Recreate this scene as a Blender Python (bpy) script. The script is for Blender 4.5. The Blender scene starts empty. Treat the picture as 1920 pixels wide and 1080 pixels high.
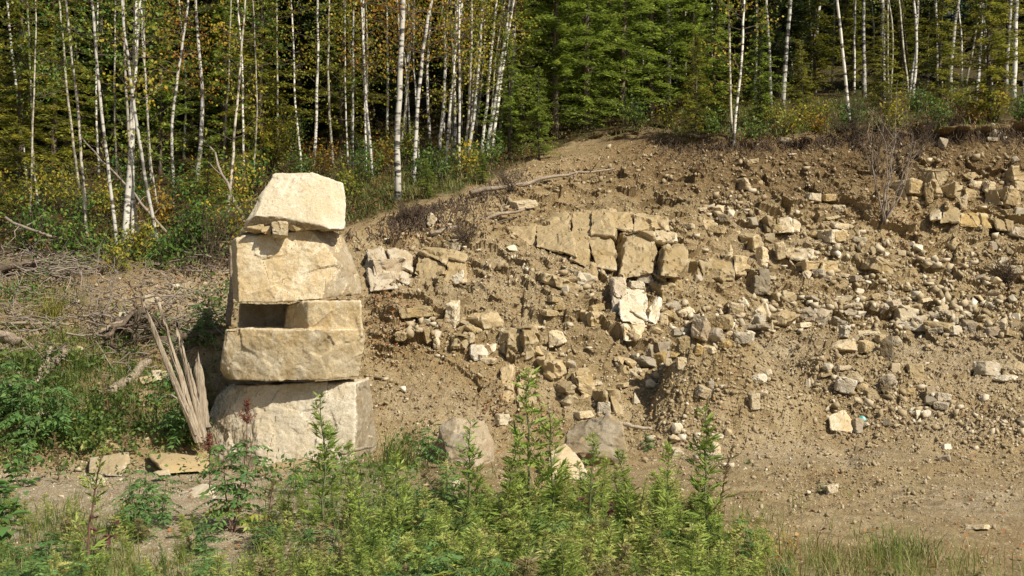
import bpy, bmesh, math, random
import numpy as np
from mathutils import Vector, Matrix, Euler

# ------------------------------------------------------------------ camera, sky, sun, exposure
C = bpy.context.scene.collection
scene = bpy.context.scene
F = 2059.0            # focal length in pixels of the 1920 px wide photograph
CZ = 2.4              # camera height
cam = bpy.data.cameras.new('camera')
cam.sensor_width = 36.0
cam.lens = 36.0 * F / 1920.0
cam.clip_start = 0.1
cam.clip_end = 2000
camo = bpy.data.objects.new('camera', cam)
camo.location = (0, 0, CZ)
camo.rotation_euler = (math.radians(90), 0, 0)
C.objects.link(camo)
scene.camera = camo

SUN_AZ, SUN_EL = math.radians(46), math.radians(45)     # azimuth: to the right of straight behind the camera
sun_dir = Vector((math.sin(SUN_AZ) * math.cos(SUN_EL), -math.cos(SUN_AZ) * math.cos(SUN_EL), math.sin(SUN_EL)))
world = bpy.data.worlds.new('World')
scene.world = world
world.use_nodes = True
wn = world.node_tree
sky = wn.nodes.new('ShaderNodeTexSky')
sky.sky_type = 'NISHITA'
sky.sun_disc = False
sky.sun_elevation = SUN_EL
sky.sun_rotation = math.atan2(sun_dir.x, sun_dir.y)
sky.air_density = 1.0
sky.dust_density = 2.0
bgn = wn.nodes['Background']
bgn.inputs[1].default_value = 0.065
wn.links.new(sky.outputs[0], bgn.inputs[0])
sl = bpy.data.lights.new('sun', 'SUN')
sl.energy = 4.6
sl.angle = math.radians(0.5)
sl.color = (1.0, 0.94, 0.83)
so = bpy.data.objects.new('sun', sl)
so.rotation_euler = sun_dir.to_track_quat('Z', 'Y').to_euler()
so.location = (20, -20, 30)
C.objects.link(so)
scene.view_settings.view_transform = 'Standard'
scene.view_settings.look = 'None'
scene.view_settings.exposure = 0.42
scene.view_settings.gamma = 1.0
scene.view_settings.use_curve_mapping = False
scene.cycles.max_bounces = 6
scene.cycles.diffuse_bounces = 3
scene.cycles.transmission_bounces = 3
scene.cycles.glossy_bounces = 2

# ------------------------------------------------------------------ helpers
rnd = random.Random(7)
rng = np.random.default_rng(7)


def P(u, v, D):
    return np.array([(u - 960) / F * D, D, CZ - (v - 540) / F * D])


def _hash(ix, iy, iz, seed):
    h = (ix.astype(np.int64) * 374761393 + iy.astype(np.int64) * 668265263 + iz.astype(np.int64) * 2147483647 + seed * 974634777) & 0xFFFFFFFF
    h = ((h ^ (h >> 13)) * 1274126177) & 0xFFFFFFFF
    h = ((h ^ (h >> 16)) * 2246822519) & 0xFFFFFFFF
    h = h ^ (h >> 15)
    return (h & 0xFFFFFF) / float(0xFFFFFF)


def vnoise(p, seed=0):
    i = np.floor(p).astype(np.int64)
    f = p - i
    f = f * f * (3 - 2 * f)
    r = 0
    for dx in (0, 1):
        for dy in (0, 1):
            for dz in (0, 1):
                w = (f[:, 0] if dx else 1 - f[:, 0]) * (f[:, 1] if dy else 1 - f[:, 1]) * (f[:, 2] if dz else 1 - f[:, 2])
                r = r + w * _hash(i[:, 0] + dx, i[:, 1] + dy, i[:, 2] + dz, seed)
    return r * 2 - 1


def fbm(p, octaves=4, seed=0, gain=0.5):
    a, s, r = 1.0, 0.0, 0
    q = p.copy()
    for k in range(octaves):
        r = r + a * vnoise(q, seed + k * 17)
        s += a
        a *= gain
        q = q * 2.03 + 11.7
    return r / s


def facets(p, seed=0, tilt=0.9):
    """height of broken planar chips: one random tilted plane for every Worley cell"""
    i = np.floor(p).astype(np.int64)
    best = np.full(len(p), 1e9)
    h = np.zeros(len(p))
    for dx in (-1, 0, 1):
        for dy in (-1, 0, 1):
            for dz in (-1, 0, 1):
                c = i + np.array([dx, dy, dz])
                o = np.stack([_hash(c[:, 0], c[:, 1], c[:, 2], seed + k) for k in (1, 2, 3)], 1)
                d = p - (c + o)
                q = (d * d).sum(1)
                t = np.stack([_hash(c[:, 0], c[:, 1], c[:, 2], seed + k) for k in (4, 5, 6, 7)], 1) - 0.5
                hh = t[:, 3] + tilt * (t[:, :3] * d).sum(1) * 2
                m = q < best
                best = np.where(m, q, best)
                h = np.where(m, hh, h)
    return h


def sstep(a, b, x):
    t = np.clip((x - a) / (b - a), 0, 1)
    return t * t * (3 - 2 * t)


class MB:
    """collects faces (with a tint and a material index each) and links them as ONE mesh object"""

    def __init__(self):
        self.V, self.Q, self.T, self.tq, self.tt, self.mq, self.mt, self.n = [], [], [], [], [], [], [], 0

    def add(self, V, faces, tint=0.5, mat=0):
        V = np.asarray(V, dtype=np.float64).reshape(-1, 3)
        faces = np.asarray(faces, dtype=np.int64)
        if len(faces) == 0:
            return self
        t = np.broadcast_to(np.asarray(tint, dtype=np.float64), (len(faces),))
        m = np.broadcast_to(np.asarray(mat, dtype=np.int64), (len(faces),))
        self.V.append(V)
        if faces.shape[1] == 4:
            self.Q.append(faces + self.n); self.tq.append(t); self.mq.append(m)
        else:
            self.T.append(faces + self.n); self.tt.append(t); self.mt.append(m)
        self.n += len(V)
        return self

    def arrays(self):
        V = np.concatenate(self.V)
        Q = np.concatenate(self.Q) if self.Q else np.zeros((0, 4), np.int64)
        T = np.concatenate(self.T) if self.T else np.zeros((0, 3), np.int64)
        t = np.concatenate(self.tq + self.tt)
        m = np.concatenate(self.mq + self.mt)
        return V, Q, T, t, m

    def mesh(self, name, mats, smooth=False):
        V, Q, T, t, m = self.arrays()
        me = bpy.data.meshes.new(name)
        me.vertices.add(len(V))
        me.vertices.foreach_set('co', V.astype(np.float32).ravel())
        nl = Q.size + T.size
        me.loops.add(nl)
        me.loops.foreach_set('vertex_index', np.concatenate([Q.ravel(), T.ravel()]).astype(np.int32))
        me.polygons.add(len(Q) + len(T))
        ls = np.concatenate([np.arange(len(Q)) * 4, Q.size + np.arange(len(T)) * 3]).astype(np.int32)
        me.polygons.foreach_set('loop_start', ls)
        me.polygons.foreach_set('material_index', m.astype(np.int32))
        if smooth:
            me.polygons.foreach_set('use_smooth', np.ones(len(Q) + len(T), dtype=bool))
        a = me.attributes.new('tint', 'FLOAT', 'FACE')
        a.data.foreach_set('value', t.astype(np.float32))
        me.update(calc_edges=True)
        for mm in (mats if isinstance(mats, (list, tuple)) else [mats]):
            me.materials.append(mm)
        return me

    def build(self, name, mats, parent=None, smooth=False):
        return link(name, self.mesh(name, mats, smooth), parent)


def link(name, me, parent=None):
    o = bpy.data.objects.new(name, me)
    C.objects.link(o)
    if parent is not None:
        o.parent = parent
    return o


def tag(o, label=None, cat=None, group=None, kind=None):
    if label: o['label'] = label
    if cat: o['category'] = cat
    if group: o['group'] = group
    if kind: o['kind'] = kind
    return o


def empty(name, loc, label, cat, group=None, rz=0.0, sc=1.0):
    o = bpy.data.objects.new(name, None)
    o.empty_display_size = 0.2
    C.objects.link(o)
    o.location = loc
    o.rotation_euler = (0, 0, rz)
    o.scale = (sc, sc, sc)
    return tag(o, label, cat, group)


def tube(pts, rad, sides=7, cap=True):
    pts = np.asarray(pts, float)
    n = len(pts)
    rad = np.broadcast_to(np.asarray(rad, float), (n,))
    tan = np.gradient(pts, axis=0)
    tan /= np.linalg.norm(tan, axis=1)[:, None] + 1e-9
    ref = np.array([0.13, 0.97, 0.2]) if abs(tan[0][2]) > 0.7 else np.array([0.1, 0.1, 1.0])
    a = np.cross(tan, ref); a /= np.linalg.norm(a, axis=1)[:, None] + 1e-9
    b = np.cross(tan, a)
    ang = np.arange(sides) / sides * 2 * np.pi
    V = pts[:, None, :] + rad[:, None, None] * (a[:, None, :] * np.cos(ang)[None, :, None] + b[:, None, :] * np.sin(ang)[None, :, None])
    V = V.reshape(-1, 3)
    i = np.arange(n - 1)[:, None] * sides
    j = np.arange(sides)[None, :]
    k = (j + 1) % sides
    Q = np.stack([i + j, i + sides + j, i + sides + k, i + k], -1).reshape(-1, 4)
    if cap:
        V = np.concatenate([V, pts[:1], pts[-1:]])
        c0, c1 = len(V) - 2, len(V) - 1
        s = np.arange(sides); k = (s + 1) % sides
        Q = np.concatenate([Q, np.stack([s * 0 + c0, s, k, k], -1), np.stack([s * 0 + c1, (n - 1) * sides + k, (n - 1) * sides + s, (n - 1) * sides + s], -1)])
        tri = Q[len(Q) - 2 * sides:, :3]
        return V, Q[:len(Q) - 2 * sides], tri
    return V, Q, np.zeros((0, 3), np.int64)


def add_tube(mb, pts, rad, sides=7, tint=0.5, mat=0, cap=True):
    V, Q, T = tube(pts, rad, sides, cap)
    n0 = mb.n
    mb.add(V, Q, tint, mat)
    if len(T):
        mb.T.append(T + n0); mb.tt.append(np.full(len(T), tint)); mb.mt.append(np.full(len(T), mat, dtype=np.int64))
    return mb


def unit(a):
    return a / (np.linalg.norm(a, axis=-1, keepdims=True) + 1e-9)


def leaves(mb, pos, dirv, L, W, r, tint=0.5, mat=0, flat=0.6):
    """diamond leaves, one quad each, at pos along dirv"""
    pos = np.asarray(pos, float).reshape(-1, 3)
    n = len(pos)
    d = unit(np.broadcast_to(np.asarray(dirv, float), (n, 3)))
    up = r.normal(size=(n, 3)) * (1 - flat) + np.array([0, 0, 1.0]) * flat
    s = unit(np.cross(d, up))
    nn = np.cross(s, d)
    L = np.broadcast_to(np.asarray(L, float), (n,))[:, None]
    W = np.broadcast_to(np.asarray(W, float), (n,))[:, None]
    v0 = pos
    v1 = pos + d * L * 0.45 + s * W * 0.5 + nn * W * 0.12
    v2 = pos + d * L - nn * L * 0.06
    v3 = pos + d * L * 0.45 - s * W * 0.5 + nn * W * 0.12
    V = np.stack([v0, v1, v2, v3], 1).reshape(-1, 3)
    Q = np.arange(n * 4).reshape(n, 4)
    mb.add(V, Q, tint, mat)


def blades(mb, pos, az, L, W, lean, r, tint=0.5, mat=0):
    """arching grass blades, three segments each"""
    n = len(pos)
    h = np.stack([np.cos(az), np.sin(az), np.zeros(n)], 1)
    s = np.stack([-np.sin(az), np.cos(az), np.zeros(n)], 1)
    rows = []
    for t, w in ((0, 1.0), (0.38, 0.9), (0.72, 0.6), (1.0, 0.08)):
        out = lean * t ** 1.8
        z = t * (1 - 0.35 * lean * t)
        c = pos + h * (L * out)[:, None] + np.array([0, 0, 1.0]) * (L * z)[:, None]
        rows.append(c + s * (W * w * 0.5)[:, None]); rows.append(c - s * (W * w * 0.5)[:, None])
    V = np.stack(rows, 1).reshape(-1, 3)
    b = np.arange(n)[:, None] * 8
    Q = np.concatenate([b + np.array([k, k + 1, k + 3, k + 2]) for k in (0, 2, 4)], 0)
    t = np.broadcast_to(np.asarray(tint, float), (n,))
    mb.add(V, Q, np.concatenate([t, t, t]), mat)


def merge(mb, tmpl, mats3, off, tint_shift=None, rg=None):
    """append transformed copies of a template (V, Q, T, tint, mat) to one mesh"""
    V, Q, T, t, m = tmpl
    for k in range(len(off)):
        X = V @ mats3[k].T + off[k]
        ts = 0 if tint_shift is None else tint_shift[k]
        n0 = mb.n
        mb.V.append(X); mb.n += len(X)
        if len(Q):
            mb.Q.append(Q + n0); mb.tq.append(np.clip(t[:len(Q)] + ts, 0, 1)); mb.mq.append(m[:len(Q)])
        if len(T):
            mb.T.append(T + n0); mb.tt.append(np.clip(t[len(Q):] + ts, 0, 1)); mb.mt.append(m[len(Q):])


def rotz(a):
    c, s = math.cos(a), math.sin(a)
    return np.array([[c, -s, 0], [s, c, 0], [0, 0, 1.0]])


def rand_rot(r):
    q = r.normal(size=4); q /= np.linalg.norm(q)
    w, x, y, z = q
    return np.array([[1 - 2 * (y * y + z * z), 2 * (x * y - z * w), 2 * (x * z + y * w)], [2 * (x * y + z * w), 1 - 2 * (x * x + z * z), 2 * (y * z - x * w)], [2 * (x * z - y * w), 2 * (y * z + x * w), 1 - 2 * (x * x + y * y)]])


# ------------------------------------------------------------------ materials
def newmat(name):
    m = bpy.data.materials.new(name)
    m.use_nodes = True
    nt = m.node_tree
    return m, nt, nt.nodes['Principled BSDF'], nt.nodes['Material Output']


def N(nt, typ, **kw):
    n = nt.nodes.new(typ)
    for k, v in kw.items():
        if k.startswith('i_'):
            n.inputs[k[2:].replace('_', ' ')].default_value = v
        else:
            setattr(n, k, v)
    return n


def ramp(nt, src, stops, interp='LINEAR'):
    r = nt.nodes.new('ShaderNodeValToRGB')
    r.color_ramp.interpolation = interp
    e = r.color_ramp.elements
    while len(e) < len(stops):
        e.new(0.5)
    for k, (p, c) in enumerate(stops):
        e[k].position = p
        e[k].color = (c[0], c[1], c[2], 1) if len(c) == 3 else c
    nt.links.new(src, r.inputs[0])
    return r.outputs[0]


def mix(nt, fac, a, b, mode='MIX'):
    n = nt.nodes.new('ShaderNodeMix')
    n.data_type = 'RGBA'
    n.blend_type = mode
    for sock, val in ((n.inputs[0], fac), (n.inputs[6], a), (n.inputs[7], b)):
        if hasattr(val, 'is_output') or isinstance(val, bpy.types.NodeSocket):
            nt.links.new(val, sock)
        elif isinstance(val, (int, float)):
            sock.default_value = val
        else:
            sock.default_value = (val[0], val[1], val[2], 1)
    return n.outputs[2]


def math_(nt, op, a, b=0.0):
    n = nt.nodes.new('ShaderNodeMath')
    n.operation = op
    for sock, val in ((n.inputs[0], a), (n.inputs[1], b)):
        if isinstance(val, bpy.types.NodeSocket):
            nt.links.new(val, sock)
        else:
            sock.default_value = val
    return n.outputs[0]


def noise(nt, co, scale, detail=4, rough=0.6, dist=0.0):
    n = nt.nodes.new('ShaderNodeTexNoise')
    n.inputs['Scale'].default_value = scale
    n.inputs['Detail'].default_value = detail
    n.inputs['Roughness'].default_value = rough
    n.inputs['Distortion'].default_value = dist
    nt.links.new(co, n.inputs['Vector'])
    return n.outputs[0]


def vor(nt, co, scale, feature='F1', out=0):
    n = nt.nodes.new('ShaderNodeTexVoronoi')
    n.feature = feature
    n.inputs['Scale'].default_value = scale
    nt.links.new(co, n.inputs['Vector'])
    return n.outputs[out]


def bump(nt, b, h, strength, dist, prev=None):
    n = nt.nodes.new('ShaderNodeBump')
    n.inputs['Strength'].default_value = strength
    n.inputs['Distance'].default_value = dist
    nt.links.new(h, n.inputs['Height'])
    if prev is not None:
        nt.links.new(prev, n.inputs['Normal'])
    nt.links.new(n.outputs[0], b.inputs['Normal'])
    return n.outputs[0]


def attr(nt, name):
    n = nt.nodes.new('ShaderNodeAttribute')
    n.attribute_name = name
    return n.outputs['Fac']


def leafmat(name, stops, trans=0.3, rough=0.55):
    m, nt, b, out = newmat(name)
    col = ramp(nt, attr(nt, 'tint'), stops)
    nt.links.new(col, b.inputs['Base Color'])
    b.inputs['Roughness'].default_value = rough
    b.inputs['Specular IOR Level'].default_value = 0.3
    tr = nt.nodes.new('ShaderNodeBsdfTranslucent')
    nt.links.new(col, tr.inputs['Color'])
    mx = nt.nodes.new('ShaderNodeMixShader')
    mx.inputs[0].default_value = trans
    nt.links.new(b.outputs[0], mx.inputs[1])
    nt.links.new(tr.outputs[0], mx.inputs[2])
    nt.links.new(mx.outputs[0], out.inputs['Surface'])
    return m


def rockmat(name, base, stain, dark, edge, stain_amt=0.5, dark_amt=0.5, scale=1.0, dust=0.0, streak=0.0):
    m, nt, b, out = newmat(name)
    tc = nt.nodes.new('ShaderNodeTexCoord')
    geo = nt.nodes.new('ShaderNodeNewGeometry')
    oi = nt.nodes.new('ShaderNodeObjectInfo')
    mp = nt.nodes.new('ShaderNodeVectorMath'); mp.operation = 'ADD'
    sc = nt.nodes.new('ShaderNodeVectorMath'); sc.operation = 'SCALE'
    nt.links.new(oi.outputs['Random'], sc.inputs['Scale'])
    sc.inputs[0].default_value = (37, 91, 53)
    nt.links.new(geo.outputs['Position'], mp.inputs[0])
    nt.links.new(sc.outputs[0], mp.inputs[1])
    co = mp.outputs[0]
    n1 = noise(nt, co, 1.6 * scale, 6, 0.62, 0.6)
    n2 = noise(nt, co, 5.5 * scale, 6, 0.65, 0.3)
    n3 = noise(nt, co, 55 * scale, 3, 0.7)
    n4 = noise(nt, co, 3.1 * scale, 5, 0.7, 1.2)
    c = mix(nt, ramp(nt, n1, [(0.46 - 0.14 * stain_amt, (0, 0, 0)), (0.62, (1, 1, 1))]), base, stain)
    c = mix(nt, math_(nt, 'MULTIPLY', ramp(nt, n2, [(0.48, (0, 0, 0)), (0.7, (1, 1, 1))]), dark_amt), c, dark)
    c = mix(nt, math_(nt, 'MULTIPLY', ramp(nt, n4, [(0.56, (0, 0, 0)), (0.62, (1, 1, 1))]), 0.35), c, edge)
    c = mix(nt, 0.75, c, ramp(nt, n3, [(0.25, (0.45, 0.43, 0.4)), (0.5, (0.95, 0.95, 0.95)), (0.75, (1.25, 1.25, 1.25))]), 'MULTIPLY')
    pe = ramp(nt, geo.outputs['Pointiness'], [(0.515, (0, 0, 0)), (0.57, (1, 1, 1))])
    c = mix(nt, math_(nt, 'MULTIPLY', pe, 0.6), c, edge)
    if streak > 0:   # rust that water has drawn down the faces, and hairline cracks
        mp2 = nt.nodes.new('ShaderNodeMapping'); mp2.inputs['Scale'].default_value = (5.5, 5.5, 0.9)
        nt.links.new(geo.outputs['Position'], mp2.inputs[0])
        c = mix(nt, math_(nt, 'MULTIPLY', ramp(nt, noise(nt, mp2.outputs[0], 1.0, 5, 0.65, 0.5), [(0.5, (0, 0, 0)), (0.68, (1, 1, 1))]), streak), c, stain)
        vx = nt.nodes.new('ShaderNodeTexVoronoi'); vx.feature = 'DISTANCE_TO_EDGE'; vx.inputs['Scale'].default_value = 1.5
        wv = nt.nodes.new('ShaderNodeVectorMath'); wv.operation = 'ADD'
        ns = nt.nodes.new('ShaderNodeTexNoise'); ns.inputs['Scale'].default_value = 3.0; ns.inputs['Detail'].default_value = 6
        nt.links.new(geo.outputs['Position'], ns.inputs['Vector']); nt.links.new(ns.outputs['Color'], wv.inputs[0]); nt.links.new(geo.outputs['Position'], wv.inputs[1])
        nt.links.new(wv.outputs[0], vx.inputs['Vector'])
        crack = math_(nt, 'MULTIPLY', ramp(nt, vx.outputs[0], [(0.0, (1, 1, 1)), (0.012, (0, 0, 0))]), ramp(nt, n2, [(0.45, (0, 0, 0)), (0.6, (0.8, 0.8, 0.8))]))
        c = mix(nt, crack, c, dark)
    if dust > 0:   # soil that has washed over the stone: lies on its upper faces and in patches
        sx = nt.nodes.new('ShaderNodeSeparateXYZ'); nt.links.new(geo.outputs['Normal'], sx.inputs[0])
        d1 = math_(nt, 'ADD', ramp(nt, sx.outputs[2], [(0.45, (0, 0, 0)), (0.85, (1, 1, 1))]), ramp(nt, noise(nt, co, 2.6, 5, 0.7, 0.8), [(0.5, (0, 0, 0)), (0.66, (0.8, 0.8, 0.8))]))
        c = mix(nt, math_(nt, 'MINIMUM', math_(nt, 'MULTIPLY', d1, dust), 0.85), c, (0.33, 0.248, 0.13))
    hs = nt.nodes.new('ShaderNodeHueSaturation')
    nt.links.new(math_(nt, 'ADD', math_(nt, 'MULTIPLY', oi.outputs['Random'], 0.4), 0.82), hs.inputs['Value'])
    nt.links.new(c, hs.inputs['Color'])
    nt.links.new(hs.outputs[0], b.inputs['Base Color'])
    b.inputs['Roughness'].default_value = 0.9
    b.inputs['Specular IOR Level'].default_value = 0.2
    p = bump(nt, b, n2, 0.55, 0.03)
    p = bump(nt, b, noise(nt, co, 18 * scale, 5, 0.75), 0.6, 0.012, p)
    bump(nt, b, n3, 0.7, 0.006, p)
    return m


M = {}
M['pale'] = rockmat('pale_rock', (0.53, 0.455, 0.32), (0.52, 0.40, 0.22), (0.34, 0.26, 0.15), (0.68, 0.62, 0.49), 0.4, 0.35, 1.0, 0.5)
M['tan'] = rockmat('tan_rock', (0.42, 0.33, 0.19), (0.36, 0.26, 0.12), (0.24, 0.18, 0.10), (0.56, 0.47, 0.31), 0.6, 0.4, 1.0, 0.7)
M['grey'] = rockmat('grey_rock', (0.40, 0.35, 0.265), (0.34, 0.26, 0.16), (0.20, 0.17, 0.13), (0.52, 0.46, 0.35), 0.3, 0.4, 1.0, 0.3)
M['dark'] = rockmat('dark_rock', (0.20, 0.165, 0.11), (0.22, 0.16, 0.08), (0.11, 0.09, 0.06), (0.34, 0.29, 0.20), 0.3, 0.5)
M['yellow'] = rockmat('ochre_rock', (0.46, 0.33, 0.14), (0.40, 0.27, 0.10), (0.26, 0.18, 0.08), (0.58, 0.48, 0.28), 0.6, 0.4)
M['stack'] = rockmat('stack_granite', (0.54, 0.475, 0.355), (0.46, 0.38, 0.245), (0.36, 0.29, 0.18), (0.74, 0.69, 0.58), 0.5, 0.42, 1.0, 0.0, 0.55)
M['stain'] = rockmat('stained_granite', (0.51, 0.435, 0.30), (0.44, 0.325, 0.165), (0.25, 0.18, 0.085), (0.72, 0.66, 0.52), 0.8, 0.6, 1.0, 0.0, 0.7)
M['rough'] = rockmat('weathered_and_shaded_granite', (0.35, 0.295, 0.205), (0.27, 0.20, 0.11), (0.16, 0.13, 0.09), (0.46, 0.41, 0.32), 0.5, 0.6, 1.6)  # weathered block faces; also the painted shade in the slab's recess
M['white'] = rockmat('white_rock', (0.52, 0.46, 0.35), (0.45, 0.375, 0.245), (0.36, 0.29, 0.18), (0.72, 0.67, 0.56), 0.35, 0.35, 1.0, 0.25)


def terrainmat():
    m, nt, b, out = newmat('soil_and_forest_floor')
    geo = nt.nodes.new('ShaderNodeNewGeometry')
    co = geo.outputs['Position']
    n0 = noise(nt, co, 0.55, 5, 0.6, 0.5)
    n1 = noise(nt, co, 2.4, 6, 0.65, 0.4)
    n2 = noise(nt, co, 14, 5, 0.7)
    n3 = noise(nt, co, 70, 3, 0.7)
    vc = vor(nt, co, 26, 'F1', 1)
    vd = vor(nt, co, 26, 'F1', 0)
    vc2 = vor(nt, co, 75, 'F1', 1)
    dirt = ramp(nt, n1, [(0.26, (0.19, 0.136, 0.064)), (0.5, (0.37, 0.277, 0.143)), (0.74, (0.51, 0.41, 0.25))])
    nd = noise(nt, co, 0.9, 6, 0.7, 1.2)
    dirt = mix(nt, ramp(nt, nd, [(0.5, (0, 0, 0)), (0.66, (0.75, 0.75, 0.75))]), dirt, (0.215, 0.145, 0.066))
    dirt = mix(nt, ramp(nt, n0, [(0.4, (0, 0, 0)), (0.65, (0.6, 0.6, 0.6))]), dirt, (0.30, 0.205, 0.092))
    peb = nt.nodes.new('ShaderNodeSeparateColor'); nt.links.new(vc, peb.inputs[0])
    pebm = ramp(nt, peb.outputs[0], [(0.62, (0, 0, 0)), (0.7, (1, 1, 1))])
    pebm = math_(nt, 'MULTIPLY', pebm, ramp(nt, vd, [(0.28, (1, 1, 1)), (0.42, (0, 0, 0))]))
    pebc = ramp(nt, peb.outputs[1], [(0.0, (0.24, 0.18, 0.10)), (0.5, (0.42, 0.34, 0.21)), (1.0, (0.60, 0.52, 0.38))])
    dirt = mix(nt, math_(nt, 'MULTIPLY', pebm, 0.75), dirt, pebc)
    p2 = nt.nodes.new('ShaderNodeSeparateColor'); nt.links.new(vc2, p2.inputs[0])
    grav = ramp(nt, p2.outputs[0], [(0.0, (0.26, 0.20, 0.12)), (0.45, (0.46, 0.38, 0.26)), (1.0, (0.70, 0.63, 0.50))])
    gmask = math_(nt, 'MULTIPLY', attr(nt, 'gravel'), ramp(nt, math_(nt, 'MULTIPLY', math_(nt, 'ADD', n2, noise(nt, co, 3.3, 5, 0.75)), 0.5), [(0.42, (0.08, 0.08, 0.08)), (0.58, (0.95, 0.95, 0.95))]))
    c = mix(nt, gmask, dirt, grav)
    dsoil = ramp(nt, n2, [(0.3, (0.085, 0.052, 0.024)), (0.7, (0.25, 0.165, 0.075))])
    c = mix(nt, math_(nt, 'MULTIPLY', attr(nt, 'soil'), ramp(nt, n1, [(0.3, (0.35, 0.35, 0.35)), (0.6, (1, 1, 1))])), c, dsoil)
    fl = ramp(nt, n2, [(0.3, (0.030, 0.022, 0.012)), (0.5, (0.085, 0.058, 0.026)), (0.68, (0.075, 0.068, 0.022)), (0.8, (0.19, 0.10, 0.035))])
    fl = mix(nt, ramp(nt, n1, [(0.5, (0, 0, 0)), (0.62, (0.7, 0.7, 0.7))]), fl, (0.06, 0.062, 0.018))
    c = mix(nt, attr(nt, 'forest'), c, fl)
    c = mix(nt, 0.55, c, ramp(nt, n3, [(0.28, (0.4, 0.38, 0.35)), (0.5, (0.98, 0.98, 0.98)), (0.72, (1.2, 1.2, 1.2))]), 'MULTIPLY')
    nt.links.new(c, b.inputs['Base Color'])
    b.inputs['Roughness'].default_value = 0.95
    b.inputs['Specular IOR Level'].default_value = 0.1
    p = bump(nt, b, n2, 0.9, 0.06)
    p = bump(nt, b, noise(nt, co, 32, 4, 0.75), 0.8, 0.03, p)
    p = bump(nt, b, vd, -0.6, 0.025, p)
    bump(nt, b, n3, 0.8, 0.012, p)
    return m


def barkmat(name, base, marks, lo=0.53, hi=0.6, zs=10, xs=2.2):
    m, nt, b, out = newmat(name)
    geo = nt.nodes.new('ShaderNodeNewGeometry')
    mp = nt.nodes.new('ShaderNodeMapping')
    mp.inputs['Scale'].default_value = (xs, xs, zs)
    nt.links.new(geo.outputs['Position'], mp.inputs[0])
    n1 = noise(nt, mp.outputs[0], 1.6, 4, 0.65, 0.3)
    n2 = noise(nt, geo.outputs['Position'], 1.1, 4, 0.6)
    oi = nt.nodes.new('ShaderNodeObjectInfo')
    c = mix(nt, ramp(nt, n1, [(lo, (0, 0, 0)), (hi, (1, 1, 1))]), base, marks)
    c = mix(nt, ramp(nt, n2, [(0.5, (0, 0, 0)), (0.75, (0.7, 0.7, 0.7))]), c, tuple(0.5 * (x + y) for x, y in zip(base, marks)))
    hs = nt.nodes.new('ShaderNodeHueSaturation')
    nt.links.new(math_(nt, 'ADD', math_(nt, 'MULTIPLY', oi.outputs['Random'], 0.5), 0.65), hs.inputs['Value'])
    nt.links.new(c, hs.inputs['Color'])
    nt.links.new(hs.outputs[0], b.inputs['Base Color'])
    b.inputs['Roughness'].default_value = 0.8
    bump(nt, b, n1, 0.4, 0.01)
    return m


def woodmat(name, c0, c1, c2, sc=(9, 9, 1.2)):
    m, nt, b, out = newmat(name)
    tc = nt.nodes.new('ShaderNodeNewGeometry')
    mp = nt.nodes.new('ShaderNodeMapping')
    mp.inputs['Scale'].default_value = sc
    nt.links.new(tc.outputs['Position'], mp.inputs[0])
    n1 = noise(nt, mp.outputs[0], 2.5, 5, 0.7, 0.4)
    n2 = noise(nt, tc.outputs['Position'], 3, 3, 0.6)
    c = ramp(nt, n1, [(0.3, c0), (0.5, c1), (0.7, c2)])
    c = mix(nt, ramp(nt, n2, [(0.45, (0, 0, 0)), (0.7, (0.6, 0.6, 0.6))]), c, c0)
    nt.links.new(c, b.inputs['Base Color'])
    b.inputs['Roughness'].default_value = 0.9
    b.inputs['Specular IOR Level'].default_value = 0.2
    bump(nt, b, n1, 0.7, 0.015)
    return m


def flatmat(name, c, rough=0.9):
    m, nt, b, out = newmat(name)
    g = nt.nodes.new('ShaderNodeNewGeometry')
    n1 = noise(nt, g.outputs['Position'], 9, 4, 0.7)
    nt.links.new(ramp(nt, n1, [(0.3, tuple(x * 0.6 for x in c)), (0.7, tuple(x * 1.3 for x in c))]), b.inputs['Base Color'])
    b.inputs['Roughness'].default_value = rough
    return m


M['terrain'] = terrainmat()
M['birch'] = barkmat('birch_bark', (0.68, 0.64, 0.54), (0.07, 0.058, 0.045), 0.50, 0.57, 5, 1.6)
M['birch_dull'] = barkmat('dull_birch_bark', (0.50, 0.45, 0.34), (0.10, 0.08, 0.055), 0.46, 0.6, 4, 1.6)
M['bark'] = barkmat('conifer_bark', (0.17, 0.125, 0.085), (0.06, 0.045, 0.03), 0.45, 0.6, 3, 9)
M['twig'] = flatmat('twig_bark', (0.10, 0.07, 0.045))
M['grey_twig'] = flatmat('grey_twig_bark', (0.26, 0.21, 0.16))
M['root'] = flatmat('root_fibre', (0.085, 0.055, 0.032))
M['snag'] = woodmat('bleached_split_wood', (0.16, 0.12, 0.08), (0.38, 0.31, 0.22), (0.56, 0.48, 0.37), (26, 26, 1.0))
M['log'] = woodmat('weathered_log_wood', (0.12, 0.085, 0.055), (0.30, 0.235, 0.165), (0.44, 0.36, 0.27), (10, 10, 10))
M['darklog'] = woodmat('dark_log_wood', (0.05, 0.038, 0.026), (0.13, 0.095, 0.065), (0.22, 0.17, 0.12), (10, 10, 10))
M['leaf_orange'] = leafmat('autumn_birch_leaf', [(0, (0.17, 0.17, 0.025)), (0.35, (0.34, 0.24, 0.03)), (0.7, (0.42, 0.23, 0.025)), (1, (0.34, 0.15, 0.022))], 0.4)
M['leaf_yellow'] = leafmat('yellowing_birch_leaf', [(0, (0.135, 0.195, 0.030)), (0.5, (0.300, 0.300, 0.038)), (1, (0.600, 0.420, 0.045))], 0.4)
M['leaf_green'] = leafmat('green_birch_leaf', [(0, (0.053, 0.112, 0.021)), (0.6, (0.112, 0.210, 0.033)), (1, (0.255, 0.285, 0.045))], 0.35)
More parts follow.
